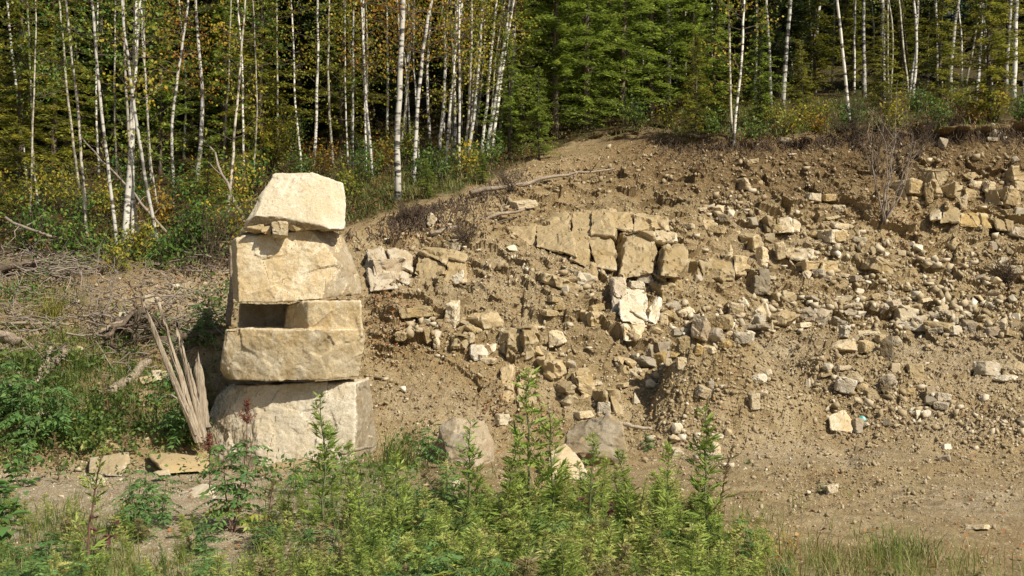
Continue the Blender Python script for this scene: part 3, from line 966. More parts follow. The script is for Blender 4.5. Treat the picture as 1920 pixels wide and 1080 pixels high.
for k, (pp, mt, lab) in enumerate((
        ([(735, 930, 13.1), (800, 905, 13.4), (825, 915, 13.5), (815, 950, 13.0), (770, 968, 12.6), (725, 965, 12.7), (800, 980, 12.9), (820, 960, 13.6)], 'tan', 'low brown flat boulder in the weeds left of the central mugworts'),
        ([(838, 900, 13.3), (856, 893, 13.3), (866, 910, 13.3), (862, 945, 13.1), (840, 945, 13.1), (850, 900, 13.6), (866, 945, 13.5)], 'white', 'narrow white stone standing in the weeds below the leaning boulder'),
        ([(715, 1005, 11.1), (740, 982, 11.2), (756, 990, 11.2), (752, 1030, 10.9), (712, 1040, 10.9), (735, 1000, 11.5), (755, 1040, 11.4)], 'dark', 'dark grey stone deep in the foreground weeds'),
        ([(240, 848, 14.9), (168, 858, 14.8), (165, 890, 14.5), (228, 893, 14.4), (245, 868, 14.8), (235, 850, 15.3), (172, 860, 15.3)], 'pale', 'pale flat boulder on gravel left of the stack foot'),
        ([(275, 852, 15.2), (330, 848, 15.2), (398, 862, 15.0), (392, 886, 14.6), (310, 888, 14.4), (296, 870, 14.5), (300, 850, 15.7), (395, 858, 15.6)], 'tan', 'long flat tan slab on the ground touching the stack foot'),
        ([(320, 930, 13.1), (380, 908, 13.4), (405, 915, 13.2), (395, 935, 12.9), (340, 942, 12.7), (390, 912, 13.7)], 'white', 'white sunlit slab beside the shrub with red flower heads'),
        ([(168, 895, 14.0), (186, 888, 14.0), (198, 902, 13.9), (190, 912, 13.7), (170, 910, 13.7), (185, 892, 14.3)], 'white', 'small white stone in front of the pale flat boulder'),
        ([(285, 885, 14.0), (315, 878, 14.1), (322, 892, 13.9), (290, 896, 13.8), (310, 880, 14.4)], 'pale', 'small pale stone in front of the long flat tan slab'),
        ([(500, 868, 14.9), (580, 862, 14.9), (640, 872, 14.8), (620, 890, 14.5), (510, 893, 14.4), (560, 866, 15.2)], 'tan', 'low tan slab sunk in the ground at the stack foot'))):
    o = remeshed('boulder', [PP(*pp)], [mt], 0.016, 0.016, 800 + k * 13)
    tag(o, lab, 'boulder')
# bedrock that crops out of the slope
OUT = [
    ([(1003, 425, 22.7), (1060, 400, 22.9), (1130, 398, 22.7), (1150, 432, 22.0), (1147, 512, 21.2), (1120, 505, 21.2), (1060, 482, 21.5), (1005, 470, 21.9), (1040, 398, 23.6), (1150, 398, 23.6), (1160, 440, 23.2)], 'tan', 0.045, 'broad tan outcrop face above the slope rubble, split by a dark cleft'),
    ([(1125, 402, 22.5), (1140, 396, 22.5), (1252, 409, 22.3), (1252, 428, 22.1), (1168, 432, 21.9), (1128, 424, 22.2), (1140, 398, 23.6), (1252, 409, 23.5), (1250, 430, 23.5)], 'tan', 0.03, 'long capstone ledge with a whitish rim on top of the outcrop'),
    ([(1178, 442, 21.4), (1200, 436, 21.4), (1228, 440, 21.4), (1230, 512, 20.85), (1170, 520, 20.7), (1174, 470, 21.1), (1232, 436, 22.8), (1150, 438, 22.4), (1146, 518, 21.6), (1232, 512, 22.6)], 'tan', 0.026, 'upright buff bedrock block right of the dark cleft'),
    ([(1226, 434, 21.8), (1266, 442, 21.7), (1268, 455, 21.6), (1228, 450, 21.7), (1228, 433, 22.9), (1266, 440, 22.8), (1266, 458, 22.6), (1228, 470, 22.4)], 'pale', 0.02, 'pale capping stone at the upper right of the outcrop'),
    ([(1246, 462, 21.1), (1285, 462, 21.3), (1288, 490, 21.1), (1268, 520, 20.8), (1240, 518, 20.7), (1232, 460, 22.3), (1226, 512, 21.6), (1286, 462, 22.4), (1284, 520, 22.2)], 'tan', 0.024, 'small upright bedrock block at the right end of the outcrop'),
    ([(955, 430, 22.6), (1004, 422, 22.5), (1005, 485, 21.8), (958, 478, 21.9), (955, 430, 23.4), (1004, 420, 23.4), (1004, 485, 22.8)], 'tan', 0.03, 'tan bedrock face left of the broad outcrop under the fallen pole'),
    ([(786, 468, 20.8), (836, 470, 20.7), (835, 535, 20.0), (778, 540, 19.9), (784, 500, 20.4), (790, 466, 21.8), (838, 468, 21.8), (836, 540, 21.4)], 'tan', 0.035, 'pale weathered rock wall above the slope left of the mid rubble'),
    ([(838, 474, 20.8), (872, 480, 20.8), (880, 535, 20.1), (838, 538, 20.1), (840, 472, 21.8), (880, 480, 21.8), (880, 538, 21.5)], 'tan', 0.035, 'brown rock wall adjoining the pale weathered rock wall'),
    ([(688, 470, 20.3), (740, 464, 20.6), (770, 480, 20.6), (765, 540, 19.8), (690, 545, 19.5), (690, 468, 21.4), (768, 476, 21.6), (768, 545, 21.0)], 'grey', 0.05, 'layered grey bedrock just right of the rock stack'),
    ([(1162, 553, 19.3), (1178, 546, 19.35), (1208, 550, 19.4), (1212, 608, 18.9), (1168, 606, 18.75), (1160, 560, 19.2), (1165, 545, 20.2), (1210, 548, 20.2), (1212, 610, 20.0)], 'white', 0.028, 'big bright split boulder standing in the middle of the slope'),
    ([(1150, 526, 19.9), (1172, 524, 19.95), (1174, 545, 19.6), (1164, 604, 19.1), (1150, 606, 19.2), (1148, 560, 19.5), (1152, 524, 20.6), (1174, 524, 20.6), (1166, 604, 20.2)], 'grey', 0.022, 'tall grey slab leaning behind the bright split boulder'),
    ([(1170, 607, 18.8), (1210, 610, 18.9), (1204, 638, 18.6), (1172, 641, 18.5), (1170, 606, 19.6), (1212, 610, 19.6), (1206, 640, 19.5)], 'pale', 0.022, 'pale block directly under the bright split boulder'),
    ([(1226, 562, 19.5), (1238, 558, 19.5), (1240, 566, 19.5), (1233, 607, 19.1), (1216, 596, 19.15), (1228, 560, 19.75), (1240, 562, 19.75), (1234, 606, 19.5)], 'white', 0.015, 'thin bright slab tilted against the right of the split boulder'),
    ([(882, 650, 18.1), (906, 652, 18.0), (932, 644, 18.2), (931, 662, 18.05), (900, 680, 17.8), (884, 668, 17.95), (905, 646, 18.7), (930, 644, 18.7), (925, 680, 18.5)], 'white', 0.02, 'bright angular block on the slope between rubble and mugworts'),
    ([(1448, 412, 24.2), (1480, 408, 24.2), (1502, 420, 24.1), (1500, 436, 24.0), (1450, 434, 24.0), (1450, 410, 25), (1500, 416, 25), (1498, 440, 25)], 'pale', 0.025, 'long pale block half buried in the upper slope'),
    ([(1500, 466, 23.4), (1540, 470, 23.3), (1535, 482, 23.1), (1505, 488, 23.0), (1474, 484, 23.0), (1474, 464, 23.4), (1480, 462, 24), (1538, 468, 24), (1520, 488, 23.9)], 'pale', 0.022, 'flat pale ledge split into slabs, half buried mid slope'),
    ([(1742, 398, 24.9), (1762, 388, 24.9), (1760, 412, 24.6), (1738, 414, 24.6), (1745, 390, 25.5), (1762, 388, 25.5), (1760, 414, 25.4)], 'pale', 0.02, 'pale angular block at the left end of the upper ledge'),
    ([(1766, 382, 24.9), (1800, 392, 24.8), (1804, 412, 24.5), (1768, 416, 24.5), (1768, 380, 25.6), (1802, 390, 25.6), (1802, 416, 25.4)], 'tan', 0.022, 'tan block with a dark shaded side on the upper ledge'),
    ([(1804, 402, 24.7), (1830, 396, 24.8), (1852, 404, 24.6), (1862, 428, 24.3), (1800, 424, 24.4), (1812, 398, 25.5), (1850, 400, 25.5), (1860, 428, 25.3)], 'yellow', 0.024, 'broad ochre block along the upper ledge under the cut edge'),
    ([(1864, 408, 24.7), (1900, 414, 24.6), (1896, 436, 24.3), (1866, 430, 24.4), (1866, 406, 25.4), (1898, 412, 25.4), (1896, 436, 25.3)], 'tan', 0.022, 'brown block at the right end of the upper ledge'),
    ([(940, 690, 17.45), (962, 686, 17.5), (964, 770, 16.95), (946, 776, 16.9), (938, 730, 17.2), (942, 688, 18.1), (964, 686, 18.1), (964, 776, 17.8)], 'tan', 0.03, 'upright fissured rib of rock behind the tall central mugwort'),
    ([(972, 700, 17.5), (1000, 694, 17.6), (1004, 760, 17.0), (974, 770, 16.9), (974, 698, 18.1), (1002, 694, 18.1), (1002, 770, 17.8)], 'tan', 0.03, 'upright rib of rock just right of the fissured rib'),
    ([(990, 612, 18.6), (1003, 612, 18.6), (1016, 655, 18.1), (990, 662, 18.0), (988, 620, 18.5), (992, 610, 19.2), (1006, 612, 19.2), (1016, 660, 19)], 'tan', 0.02, 'upright shard with a dark shaded edge above the fissured rib'),
    ([(1600, 584, 22.3), (1628, 578, 22.6), (1664, 596, 22.5), (1666, 604, 22.4), (1646, 618, 22.0), (1608, 616, 21.7), (1594, 598, 21.9), (1640, 582, 23.0), (1664, 598, 22.9), (1646, 618, 22.8)], 'pale', 0.022, 'largest block on the rubble bench, with a dark shaded front'),
]
for k, (pp, mt, dsp, lab) in enumerate(OUT):
    big = np.ptp([q[0] for q in pp]) > 45
    o = jointed('bedrock_block', PP(*pp) + np.array([0, (-0.30, -0.12, 0.0, -0.05, -0.08, -0.1)[k] if k < 6 else (0.06 if big else 0.0), 0]), mt, 1200 + 17 * k, (3, 2, 1, 0, 1, 2)[k] if k < 6 else (3 if big else (0 if mt == 'white' else 1)))
    tag(o, lab, 'rock')

# smaller ledges and upright ribs of bedrock that stand out of the slope
RB = """985 642 24 58 tan;948 642 30 46 tan;1060 742 28 46 tan;1092 722 36 52 tan;1134 752 30 44 tan;1165 690 36 34 tan;1030 694 34 48 tan;905 604 44 24 tan;862 642 34 36 tan;1300 505 30 32 tan;1338 508 52 40 tan;1376 500 36 38 tan;1422 530 28 50 dark;1440 424 26 30 tan;1745 345 30 56 tan;1702 360 34 44 tan;1790 362 52 22 tan;1876 372 46 30 tan;1904 340 34 44 tan;1040 528 70 16 tan;1085 520 40 22 pale;720 510 60 46 grey;1560 445 56 26 pale;1525 500 70 18 tan;1640 500 50 22 tan;1405 455 22 36 tan;1460 560 46 18 tan;1240 545 34 30 tan;1110 600 40 26 tan;1320 420 40 18 tan;1400 350 44 18 tan;1230 655 30 30 grey"""
rr0 = np.random.default_rng(77)
rows = []
for k, it in enumerate(RB.split(';')):
    q = it.split(); u, v, w, hh = [float(x) for x in q[:4]]
    pb_ = at_pix(u, v + hh * .35); Db = pb_[1]
    W_, H_ = w / F * Db * 1.1, hh / F * Db * 1.15
    pts = []
    for sx in (-.5, .5):
        for sy in (-.5, .5):
            for sz in (-.5, .5):
                pts.append(np.array([sx * W_, sy * .7, sz * H_]) * (1 - rr0.uniform(0, .3, 3)))
    yaw = rr0.uniform(.15, .6)
    R_ = np.array(Euler((rr0.normal() * .08, rr0.normal() * .12 + (.15 if w > hh * 1.5 else 0), yaw)).to_matrix())
    pts = np.array(pts) @ R_.T + P(u, v, Db + (.26 if v > 590 else .16))
    o = jointed('bedrock_rib', pts, q[4], 3000 + k, 2 if w * hh > 900 else 1)
    rows.append((o, u, v, w, hh, q[4]))

# loose rocks one can tell apart: (u, v, width, height) in photograph pixels, kind, colour
RK = """
808 414 19 25 slab pale;826 414 7 9 block pale;843 424 9 9 block pale;983 383 42 16 slab pale;953 391 11 10 chunk tan;724 450 9 10 block pale;853 464 18 14 chunk pale;872 464 9 8 block white;899 470 11 8 block pale;848 482 15 22 block pale;858 519 22 23 chunk white;828 513 18 9 slab tan;960 466 16 12 chunk pale
1053 512 14 10 chunk tan;1103 508 34 30 shard tan;1119 495 25 14 chunk pale;1190 514 20 18 block pale;1212 521 30 20 shard grey;1070 523 40 14 slab tan;1087 537 14 15 block tan;1060 542 12 12 block pale;1100 540 14 8 slab tan;1110 554 10 12 block pale;1040 562 24 12 slab tan;1266 531 20 22 block tan;1192 535 26 14 slab white;1238 524 20 16 chunk tan;1302 502 16 14 chunk grey;1310 522 14 12 chunk grey;1290 425 22 9 slab pale;1298 444 13 8 slab pale;1314 392 20 8 slab pale
1411 358 14 8 block pale;1339 366 10 12 block grey;1331 388 15 11 chunk pale;1348 392 17 13 chunk tan;1328 404 13 11 chunk pale;1357 410 20 13 chunk dark;1343 404 14 10 block tan;1371 400 12 12 chunk pale;1398 396 11 10 chunk pale;1384 382 14 10 slab tan;1412 416 16 16 chunk dark;1485 428 22 18 block tan;1496 428 7 20 slab pale;1443 446 16 14 chunk tan;1526 371 22 14 block pale;1555 371 22 11 block tan;1572 391 20 12 block pale;1560 409 22 8 slab pale;1492 404 10 8 block pale;1578 424 36 12 block pale;1572 443 26 18 block tan;1612 437 14 10 block pale;1611 450 20 10 block white;1532 441 30 16 chunk tan;1530 456 16 8 slab tan;1552 458 8 14 shard pale;1365 475 14 28 shard pale;1428 482 20 30 block pale;1463 470 16 27 slab pale;1323 470 11 8 block pale;1345 432 28 10 slab tan;1315 505 24 18 block tan;1340 516 34 24 block tan;1525 494 40 11 slab tan;1535 512 22 12 slab grey;1512 514 18 14 chunk pale;1555 508 18 14 chunk tan;1548 521 20 9 slab pale;1580 516 20 9 slab pale;1440 520 24 9 slab pale;1420 536 22 32 block dark;1400 520 12 10 chunk tan;1468 505 12 8 chunk pale
1872 246 28 24 chunk white;1861 262 18 8 slab white;1880 261 12 8 block white;1830 248 8 9 block pale;1742 301 8 12 block pale;1769 271 16 22 chunk grey;1829 295 12 11 chunk grey;1905 300 14 11 chunk grey;1820 330 24 12 shard tan;1829 349 20 16 cobble pale;1854 351 20 16 block pale;1796 356 30 6 slab pale;1888 321 9 6 slab white;1805 378 16 25 chunk pale;1886 381 20 15 block pale;1912 395 16 11 block pale;1908 438 36 22 slab grey;1787 457 26 22 chunk tan;1863 461 14 14 block grey;1863 441 10 11 block pale;1742 365 16 34 chunk tan;1755 345 14 26 chunk tan;1612 449 18 8 slab tan;1720 466 16 16 chunk pale;1773 488 12 10 chunk pale;1800 490 18 12 chunk tan;1708 458 16 9 slab pale;1660 478 16 12 chunk pale;1637 470 16 14 chunk tan;1692 476 14 12 block tan;1840 396 14 9 slab pale;1740 490 18 8 slab pale;1755 500 12 11 chunk pale;1895 470 14 11 chunk tan;1905 505 18 12 block pale;1880 490 16 14 chunk grey;1410 303 20 9 block pale;1484 290 14 7 slab pale;1476 263 24 9 slab pale;1420 272 10 8 block pale;1395 330 12 7 block tan;1508 318 12 7 block tan
848 589 24 42 block pale;777 588 56 22 slab tan;782 619 13 11 block pale;760 628 30 18 chunk tan;800 629 14 24 slab tan;820 626 13 12 block pale;819 643 11 18 cobble pale;887 618 30 14 chunk tan;878 633 20 16 block pale;910 605 26 12 chunk tan;915 676 26 10 slab pale;940 630 10 24 slab pale;959 622 26 11 block pale;1012 616 14 9 block pale;1010 658 22 15 chunk tan;757 730 9 10 block white;833 670 8 12 shard white;820 668 9 9 block pale;762 752 8 7 block pale;942 787 26 18 block pale;797 604 16 10 chunk pale;788 640 12 8 chunk tan;812 610 11 9 chunk pale;870 604 16 9 slab tan;926 608 14 9 chunk grey
1192 536 26 13 slab white;1262 575 26 18 slab grey;1284 586 28 18 chunk pale;1258 592 28 18 chunk tan;1245 600 13 20 block pale;1230 622 24 14 chunk tan;1278 624 30 14 slab grey;1290 612 18 14 chunk dark;1283 645 22 26 block tan;1210 680 34 20 chunk grey;1220 662 12 28 slab grey;1240 674 24 24 block yellow;1192 671 18 16 chunk dark;1267 664 18 12 chunk yellow;1255 678 13 13 block tan;1278 681 16 18 block pale;1310 655 13 18 slab yellow;1190 697 20 12 chunk pale;1206 699 18 12 chunk tan;1220 719 16 15 cobble pale;1046 636 28 26 shard pale;1013 660 20 15 block tan;1070 684 16 14 chunk pale;1120 718 18 10 shard pale;1165 723 24 10 slab tan;1192 746 14 17 shard pale;1132 765 20 18 block grey;1095 778 30 13 slab pale;1122 742 12 16 shard grey;1118 578 26 15 block tan;1070 610 14 9 cobble pale;1030 586 28 10 slab tan;1103 656 12 10 block pale;1047 574 20 11 chunk tan;1090 592 12 8 chunk tan;1230 703 16 10 chunk tan;1158 686 12 9 block pale;1175 690 12 9 chunk pale
1315 616 32 40 block grey;1350 605 44 24 block tan;1342 633 30 27 chunk grey;1380 583 22 26 block pale;1414 585 44 34 chunk pale;1423 602 20 23 block white;1410 616 58 14 slab grey;1390 632 32 19 chunk grey;1404 630 18 18 block white;1365 626 18 9 slab pale;1472 599 44 30 chunk tan;1506 609 24 9 slab pale;1515 590 20 24 chunk grey;1541 596 32 31 chunk grey;1574 602 26 17 chunk grey;1583 622 19 20 block white;1502 558 14 9 block pale;1522 559 24 10 slab grey;1580 560 26 10 slab pale;1555 563 14 18 shard pale;1590 573 30 9 slab pale;1596 586 26 18 chunk grey;1287 587 18 16 chunk pale;1360 645 20 13 cobble yellow;1330 655 20 12 block pale;1304 652 16 12 chunk tan;1580 650 42 24 shard pale;1423 710 24 16 cobble white;1439 700 14 14 cobble pale;1318 735 28 22 block pale;1333 725 14 18 chunk grey;1354 727 13 7 slab pale;1553 688 16 12 cobble pale;1580 691 28 10 slab grey;1550 703 20 8 slab tan;1585 722 32 27 block white;1603 708 26 20 shard pale;1429 738 20 14 chunk grey;1414 753 17 24 block pale;1515 718 10 15 shard pale;1395 566 15 10 chunk pale;1440 566 14 9 chunk pale;1487 573 15 9 chunk pale;1539 575 20 9 slab pale;1345 575 16 9 chunk tan;1320 582 13 10 chunk tan;1445 622 12 8 block pale;1497 626 9 9 block pale;1445 610 10 16 shard tan
1697 589 30 20 slab white;1711 614 54 18 chunk white;1760 610 48 13 slab tan;1755 620 24 11 block white;1750 594 30 16 chunk grey;1790 600 14 12 block pale;1788 621 26 17 block white;1815 613 22 24 block grey;1835 611 24 12 slab tan;1860 622 22 16 block grey;1627 623 34 9 slab pale;1603 633 14 11 chunk tan;1651 635 18 12 block tan;1679 640 18 16 cobble pale;1664 653 24 42 shard dark;1623 650 24 18 slab tan;1640 576 16 13 block pale;1660 579 20 16 chunk grey;1676 568 24 12 slab grey;1696 562 22 9 block pale;1736 562 20 8 slab pale;1667 713 26 21 cobble grey;1715 698 24 26 block tan;1678 690 14 16 block tan;1735 682 8 10 cobble pale;1852 694 46 28 slab white;1886 709 34 11 cobble white;1903 691 28 21 cobble pale;1864 682 12 14 chunk tan;1632 741 22 19 block tan;1617 728 20 14 cobble tan;1700 733 24 12 chunk tan;1747 735 20 18 block grey;1766 745 24 14 block grey;1745 748 14 8 slab white;1765 760 26 13 block grey;1783 758 12 10 chunk grey;1709 772 18 13 chunk white;1722 777 12 14 chunk pale;1736 775 14 12 cobble white;1579 790 44 34 chunk pale;1607 798 20 24 block grey;1618 797 20 9 slab grey;1656 770 12 8 slab grey;1660 730 18 16 chunk dark;1744 752 16 14 chunk dark;1615 590 16 12 chunk grey;1690 606 18 12 block grey;1722 600 22 14 chunk grey;1775 590 20 13 chunk grey;1812 588 16 10 chunk pale;1846 596 20 12 chunk tan;1880 588 18 14 chunk tan;1862 573 14 12 chunk grey;1905 594 14 11 block pale;1878 610 18 12 slab grey;1890 624 22 11 slab tan;1905 610 16 10 chunk tan;1840 630 18 9 slab pale;1820 578 18 10 slab grey;1835 560 16 12 chunk tan;1860 550 18 11 chunk grey;1900 560 16 14 chunk grey;1790 565 16 10 chunk tan;1765 578 18 9 slab pale;1720 575 18 11 chunk tan;1670 550 16 9 slab pale;1640 556 18 10 chunk tan;1610 545 16 9 slab pale;1700 540 18 9 chunk tan;1740 535 16 9 slab pale;1775 528 14 9 chunk tan;1650 528 14 9 chunk pale;1605 522 18 10 slab grey;1835 520 18 11 chunk grey;1868 526 16 12 chunk tan
1270 804 20 18 cobble white;1268 822 20 14 chunk pale;1281 825 12 12 cobble white;1222 825 14 10 cobble pale;1267 849 24 18 block white;1346 818 20 11 cobble white;1365 812 11 15 cobble tan;1340 842 18 18 block pale;1340 859 24 14 block white;1357 872 9 12 cobble pale;1370 874 12 12 cobble pale;1208 863 14 10 block grey;1307 862 13 9 cobble pale;1558 917 22 14 block pale;1770 860 20 14 block grey;1832 988 36 11 slab pale;1774 838 16 10 block pale;1636 836 18 9 slab tan;1663 792 14 12 chunk dark;1680 800 12 10 chunk tan;1800 765 12 8 slab pale;1515 925 10 7 block pale
300 706 30 20 block pale;272 712 20 12 block tan;55 772 26 18 chunk pale;80 778 20 14 block white;145 882 14 10 block pale;20 720 16 12 chunk tan;212 838 20 12 chunk tan;150 655 16 10 chunk tan;285 560 22 12 slab pale;235 590 16 10 slab pale;142 566 14 10 chunk pale;330 540 14 9 chunk pale
"""
LM = {'the rock stack': (560, 600), 'the bright split boulder': (1188, 580), 'the outcrop capstone': (1180, 412), 'the bare dead shrub': (1652, 415), 'the largest rubble bench block': (1630, 598),
      'the white slab by the right frame edge': (1852, 694), 'the turquoise scrap': (1613, 788), 'the spoil heap': (1330, 715), 'the hollow boulder': (1120, 830), 'the leaning grey boulder': (868, 830),
      'the fallen pole': (905, 428), 'the flat pale split ledge': (1508, 475), 'the broad ochre ledge block': (1832, 412), 'the bright angular block': (906, 660), 'the white stone on the cut edge': (1872, 246),
      'the long half buried block': (1476, 424), 'the pale weathered rock wall': (808, 500), 'the splintered stump': (335, 700), 'the standing dark stone': (1664, 653), 'the fissured rock rib': (952, 735),
      'the right end of the outcrop': (1268, 490), 'the big pale rubble chunk': (1414, 585)}
ORD = ['nearest', 'second nearest', 'third nearest', 'fourth nearest', 'fifth nearest', 'sixth nearest', 'seventh nearest', 'eighth nearest', 'ninth nearest', 'tenth nearest']
SHAPE = {'slab': 'flat slab', 'block': 'angular block', 'chunk': 'rough chunk', 'shard': 'pointed shard', 'cobble': 'rounded cobble'}
COLN = {'pale': 'pale', 'white': 'whitish', 'tan': 'tan', 'grey': 'grey', 'dark': 'dark grey', 'yellow': 'ochre'}
rocks = []
for line in RK.strip().split('\n'):
    for it in line.split(';'):
        q = it.split()
        rocks.append([float(x) for x in q[:4]] + q[4:])
rocks.sort(key=lambda q: -q[2] * q[3])
small_rocks = rocks[262:]
rocks = rocks[:262]
r = np.random.default_rng(23)
info = []
for u, v, w, h_, kind, col in rocks:
    D = at_pix(u, v + h_ * 0.42)[1]
    ww, hh = w / F * D, h_ / F * D
    d = 0.5 * (ww + hh) * r.uniform(0.75, 1.1)
    if kind == 'slab': d = max(ww, hh) * r.uniform(0.6, 0.9)
    big = w > 17 or h_ > 17
    ob = link('rock', rock_mesh('rock', r, ww * 1.28, hh * 1.3, d * 1.15, kind, col, big))
    ob.location = P(u, v, D - d * 0.04)
    size = 'large' if w * h_ > 700 else ('small' if w * h_ < 190 else 'mid-sized')
    best = sorted((math.hypot(u - a, (v - b) * 1.3), n) for n, (a, b) in LM.items())[0]
    a, b = LM[best[1]]
    dx, dy_ = u - a, v - b
    if abs(dx) > 1.6 * abs(dy_): way = 'right of' if dx > 0 else 'left of'
    elif abs(dy_) > 1.6 * abs(dx): way = 'below' if dy_ > 0 else 'above'
    else: way = ('below' if dy_ > 0 else 'above') + ' and ' + ('right of' if dx > 0 else 'left of')
    info.append((ob, best[0], f'{size} {COLN[col]} {SHAPE[kind]}', f'{way} {best[1]}'))
for o, u, v, w, h_, col in rows:
    best = sorted((math.hypot(u - a, (v - b) * 1.3), n) for n, (a, b) in LM.items())[0]
    a, b = LM[best[1]]
    dx, dy_ = u - a, v - b
    if abs(dx) > 1.6 * abs(dy_): way = 'right of' if dx > 0 else 'left of'
    elif abs(dy_) > 1.6 * abs(dx): way = 'below' if dy_ > 0 else 'above'
    else: way = ('below' if dy_ > 0 else 'above') + ' and ' + ('right of' if dx > 0 else 'left of')
    info.append((o, best[0], f'{COLN[col]} bedrock ' + ('upright rib' if h_ > w else 'low ledge'), f'{way} {best[1]}'))
by = {}
for t in info: by.setdefault((t[2], t[3]), []).append(t)
for (a, b), lst in by.items():
    lst.sort(key=lambda t: t[1])
    for k, t in enumerate(lst):
        lab = f'{a} {b}' if len(lst) == 1 else f'{a}, {ORD[k]} {b}'
        if len(lab.split()) > 15: lab = lab.split(' ', 1)[1].replace('angular block', 'block').replace('rough chunk', 'chunk').replace('pointed ', '').replace('rounded ', '')
        tag(t[0], lab, 'rock', 'bedrock ribs in the slope' if 'bedrock' in t[2] else 'loose rocks on the cut slope')

# rubble too small and too many to count
tm = []
for k in range(16):
    kd = ['block', 'shard', 'slab', 'chunk', 'slab', 'block'][k % 6]
    p = np.array([[sx, sy, sz] for sx in (-.5, .5) for sy in (-.5, .5) for sz in (-.5, .5)]) * (1 - r.uniform(0, .75, (8, 3)) * (r.uniform(size=(8, 1)) < .6))
    p = p[r.permutation(8)[:7]] * np.array([1, r.uniform(.5, .9), 0.3 if kd == 'slab' else r.uniform(.4, .75)])
    bm = hull_bm(p)
    bmesh.ops.triangulate(bm, faces=bm.faces)
    bm.verts.index_update()
    tm.append((np.array([v.co[:] for v in bm.verts]), np.array([[x.index for x in f.verts] for f in bm.faces])))
    bm.free()


def zone(u, v, lst):
    s = 0
    for a, b, c, d, w in lst:
        s = s + w * np.exp(-((u - a) / c) ** 2 - ((v - b) / d) ** 2)
    return s


def stone_dens(u, v):
    e = edge_v(u)
    base = 0.06 * sstep(8, 40, v - e) * (1 - sstep(900, 1060, v)) * np.where(u > 690, 1, 0.35)
    z = zone(u, v, [(1330, 615, 90, 34, .9), (1480, 590, 130, 30, .9), (1660, 590, 150, 40, 1.0), (1820, 600, 110, 50, 1.0), (1360, 395, 50, 28, .9), (1540, 505, 60, 30, .8), (1600, 470, 130, 50, .5), (1820, 510, 120, 45, .8),
                    (790, 620, 60, 36, .7), (1090, 530, 90, 30, .7), (1210, 690, 60, 40, .7), (1290, 830, 90, 40, .5), (1690, 760, 110, 45, .8), (1560, 720, 60, 40, .4), (1890, 790, 80, 60, .5), (960, 510, 90, 40, .4), (720, 700, 40, 80, .3), (1240, 550, 70, 40, .5), (1370, 770, 80, 40, .4), (1000, 650, 90, 60, .3),
                    (300, 560, 130, 40, .25), (200, 900, 200, 40, .25), (1700, 850, 250, 40, .25)])
    return np.clip(base + z, 0, 1) * (1 - 0.9 * (v < e)) 


pts = grid_pts(7000, r, stone_dens)
mb = MB()
for p in pts:
    V, T = tm[int(r.integers(len(tm)))]
    dn = float(stone_dens(np.array([p[3]]), np.array([p[4]]))[0])
    px = min(2.0 + r.exponential(1.5 + 3.8 * min(dn, 1)), 20)
    s = px / F * p[1]
    mb.add(V @ rand_rot(r).T * s + p[:3] + np.array([0, -0.1 * s, 0.12 * s]), T, float(np.clip(r.normal(0.47, 0.2), 0, 1)))
CT = {'pale': .75, 'white': .95, 'tan': .5, 'grey': .45, 'dark': .2, 'yellow': .55}
for u, v, w, h_, kind, col in small_rocks:
    p = at_pix(u, v + h_ * .3)
    V, T = tm[int(r.integers(len(tm)))]
    mb.add(V @ rotz(r.uniform(-.5, .5)).T * np.array([w, .5 * (w + h_), h_ * 1.4]) * 1.25 / F * p[1] + p + np.array([0, -.01, .03]), T, CT[col])
m, nt, b, out = newmat('rubble_stone')
geo = nt.nodes.new('ShaderNodeNewGeometry')
c = ramp(nt, attr(nt, 'tint'), [(0, (0.15, 0.115, 0.065)), (0.35, (0.33, 0.25, 0.14)), (0.6, (0.45, 0.365, 0.23)), (0.85, (0.60, 0.53, 0.39)), (1, (0.68, 0.62, 0.49))])
c = mix(nt, 0.6, c, ramp(nt, noise(nt, geo.outputs['Position'], 40, 4, 0.7), [(0.3, (0.55, 0.52, 0.48)), (0.6, (1.1, 1.1, 1.1))]), 'MULTIPLY')
nt.links.new(c, b.inputs['Base Color']); b.inputs['Roughness'].default_value = 0.95
tag(mb.build('rubble', m), 'small angular stones strewn over the cut slope and its benches', 'rubble', kind='stuff')


def grit_dens(u, v):
    return np.clip(0.5 * sstep(10, 40, v - edge_v(u)) + 0.6 * sstep(860, 900, v) * (1 - sstep(600, 760, u)) + 0.3 * (v > 850), 0, 1)


pts = grid_pts(20000, r, grit_dens)
mb = MB()
for p in pts:
    V, T = tm[int(r.integers(len(tm)))]
    s = (1.4 + r.exponential(1.1)) / F * p[1]
    mb.add(V @ rand_rot(r).T * s + p[:3], T, float(np.clip(r.normal(0.48, 0.22), 0, 1)))
def clod_dens(u, v):
    return np.clip(zone(u, v, [(1370, 720, 130, 70, .9), (1600, 700, 130, 60, .8), (1690, 770, 150, 55, .8), (1250, 800, 110, 40, .7), (1880, 800, 90, 60, .6), (1560, 900, 130, 40, .8), (1500, 960, 200, 40, .35), (1780, 920, 160, 60, .3), (1850, 480, 90, 50, .4)]), 0, 1)


pts = np.concatenate([grid_pts(4200, r, clod_dens), grid_pts(13000, r, lambda u, v: .5 * sstep(4, 30, v - edge_v(u)) * (1 - .75 * sstep(880, 960, v)) * np.where(u > 670, 1, .3))])
for p in pts:
    V, T = tm[int(r.integers(len(tm)))]
    s = min(2.2 + r.exponential(2.0), 12) / F * p[1]
    mb.add(V @ rand_rot(r).T * s + p[:3] + np.array([0, -.1 * s, .1 * s]), T, float(np.clip(r.normal(0.37, 0.12), 0, 1)))
tag(mb.build('gravel', m), 'fine pale gravel and grit lying on the bare ground', 'gravel', kind='stuff')

# ------------------------------------------------------------------ dead wood
r = np.random.default_rng(31)


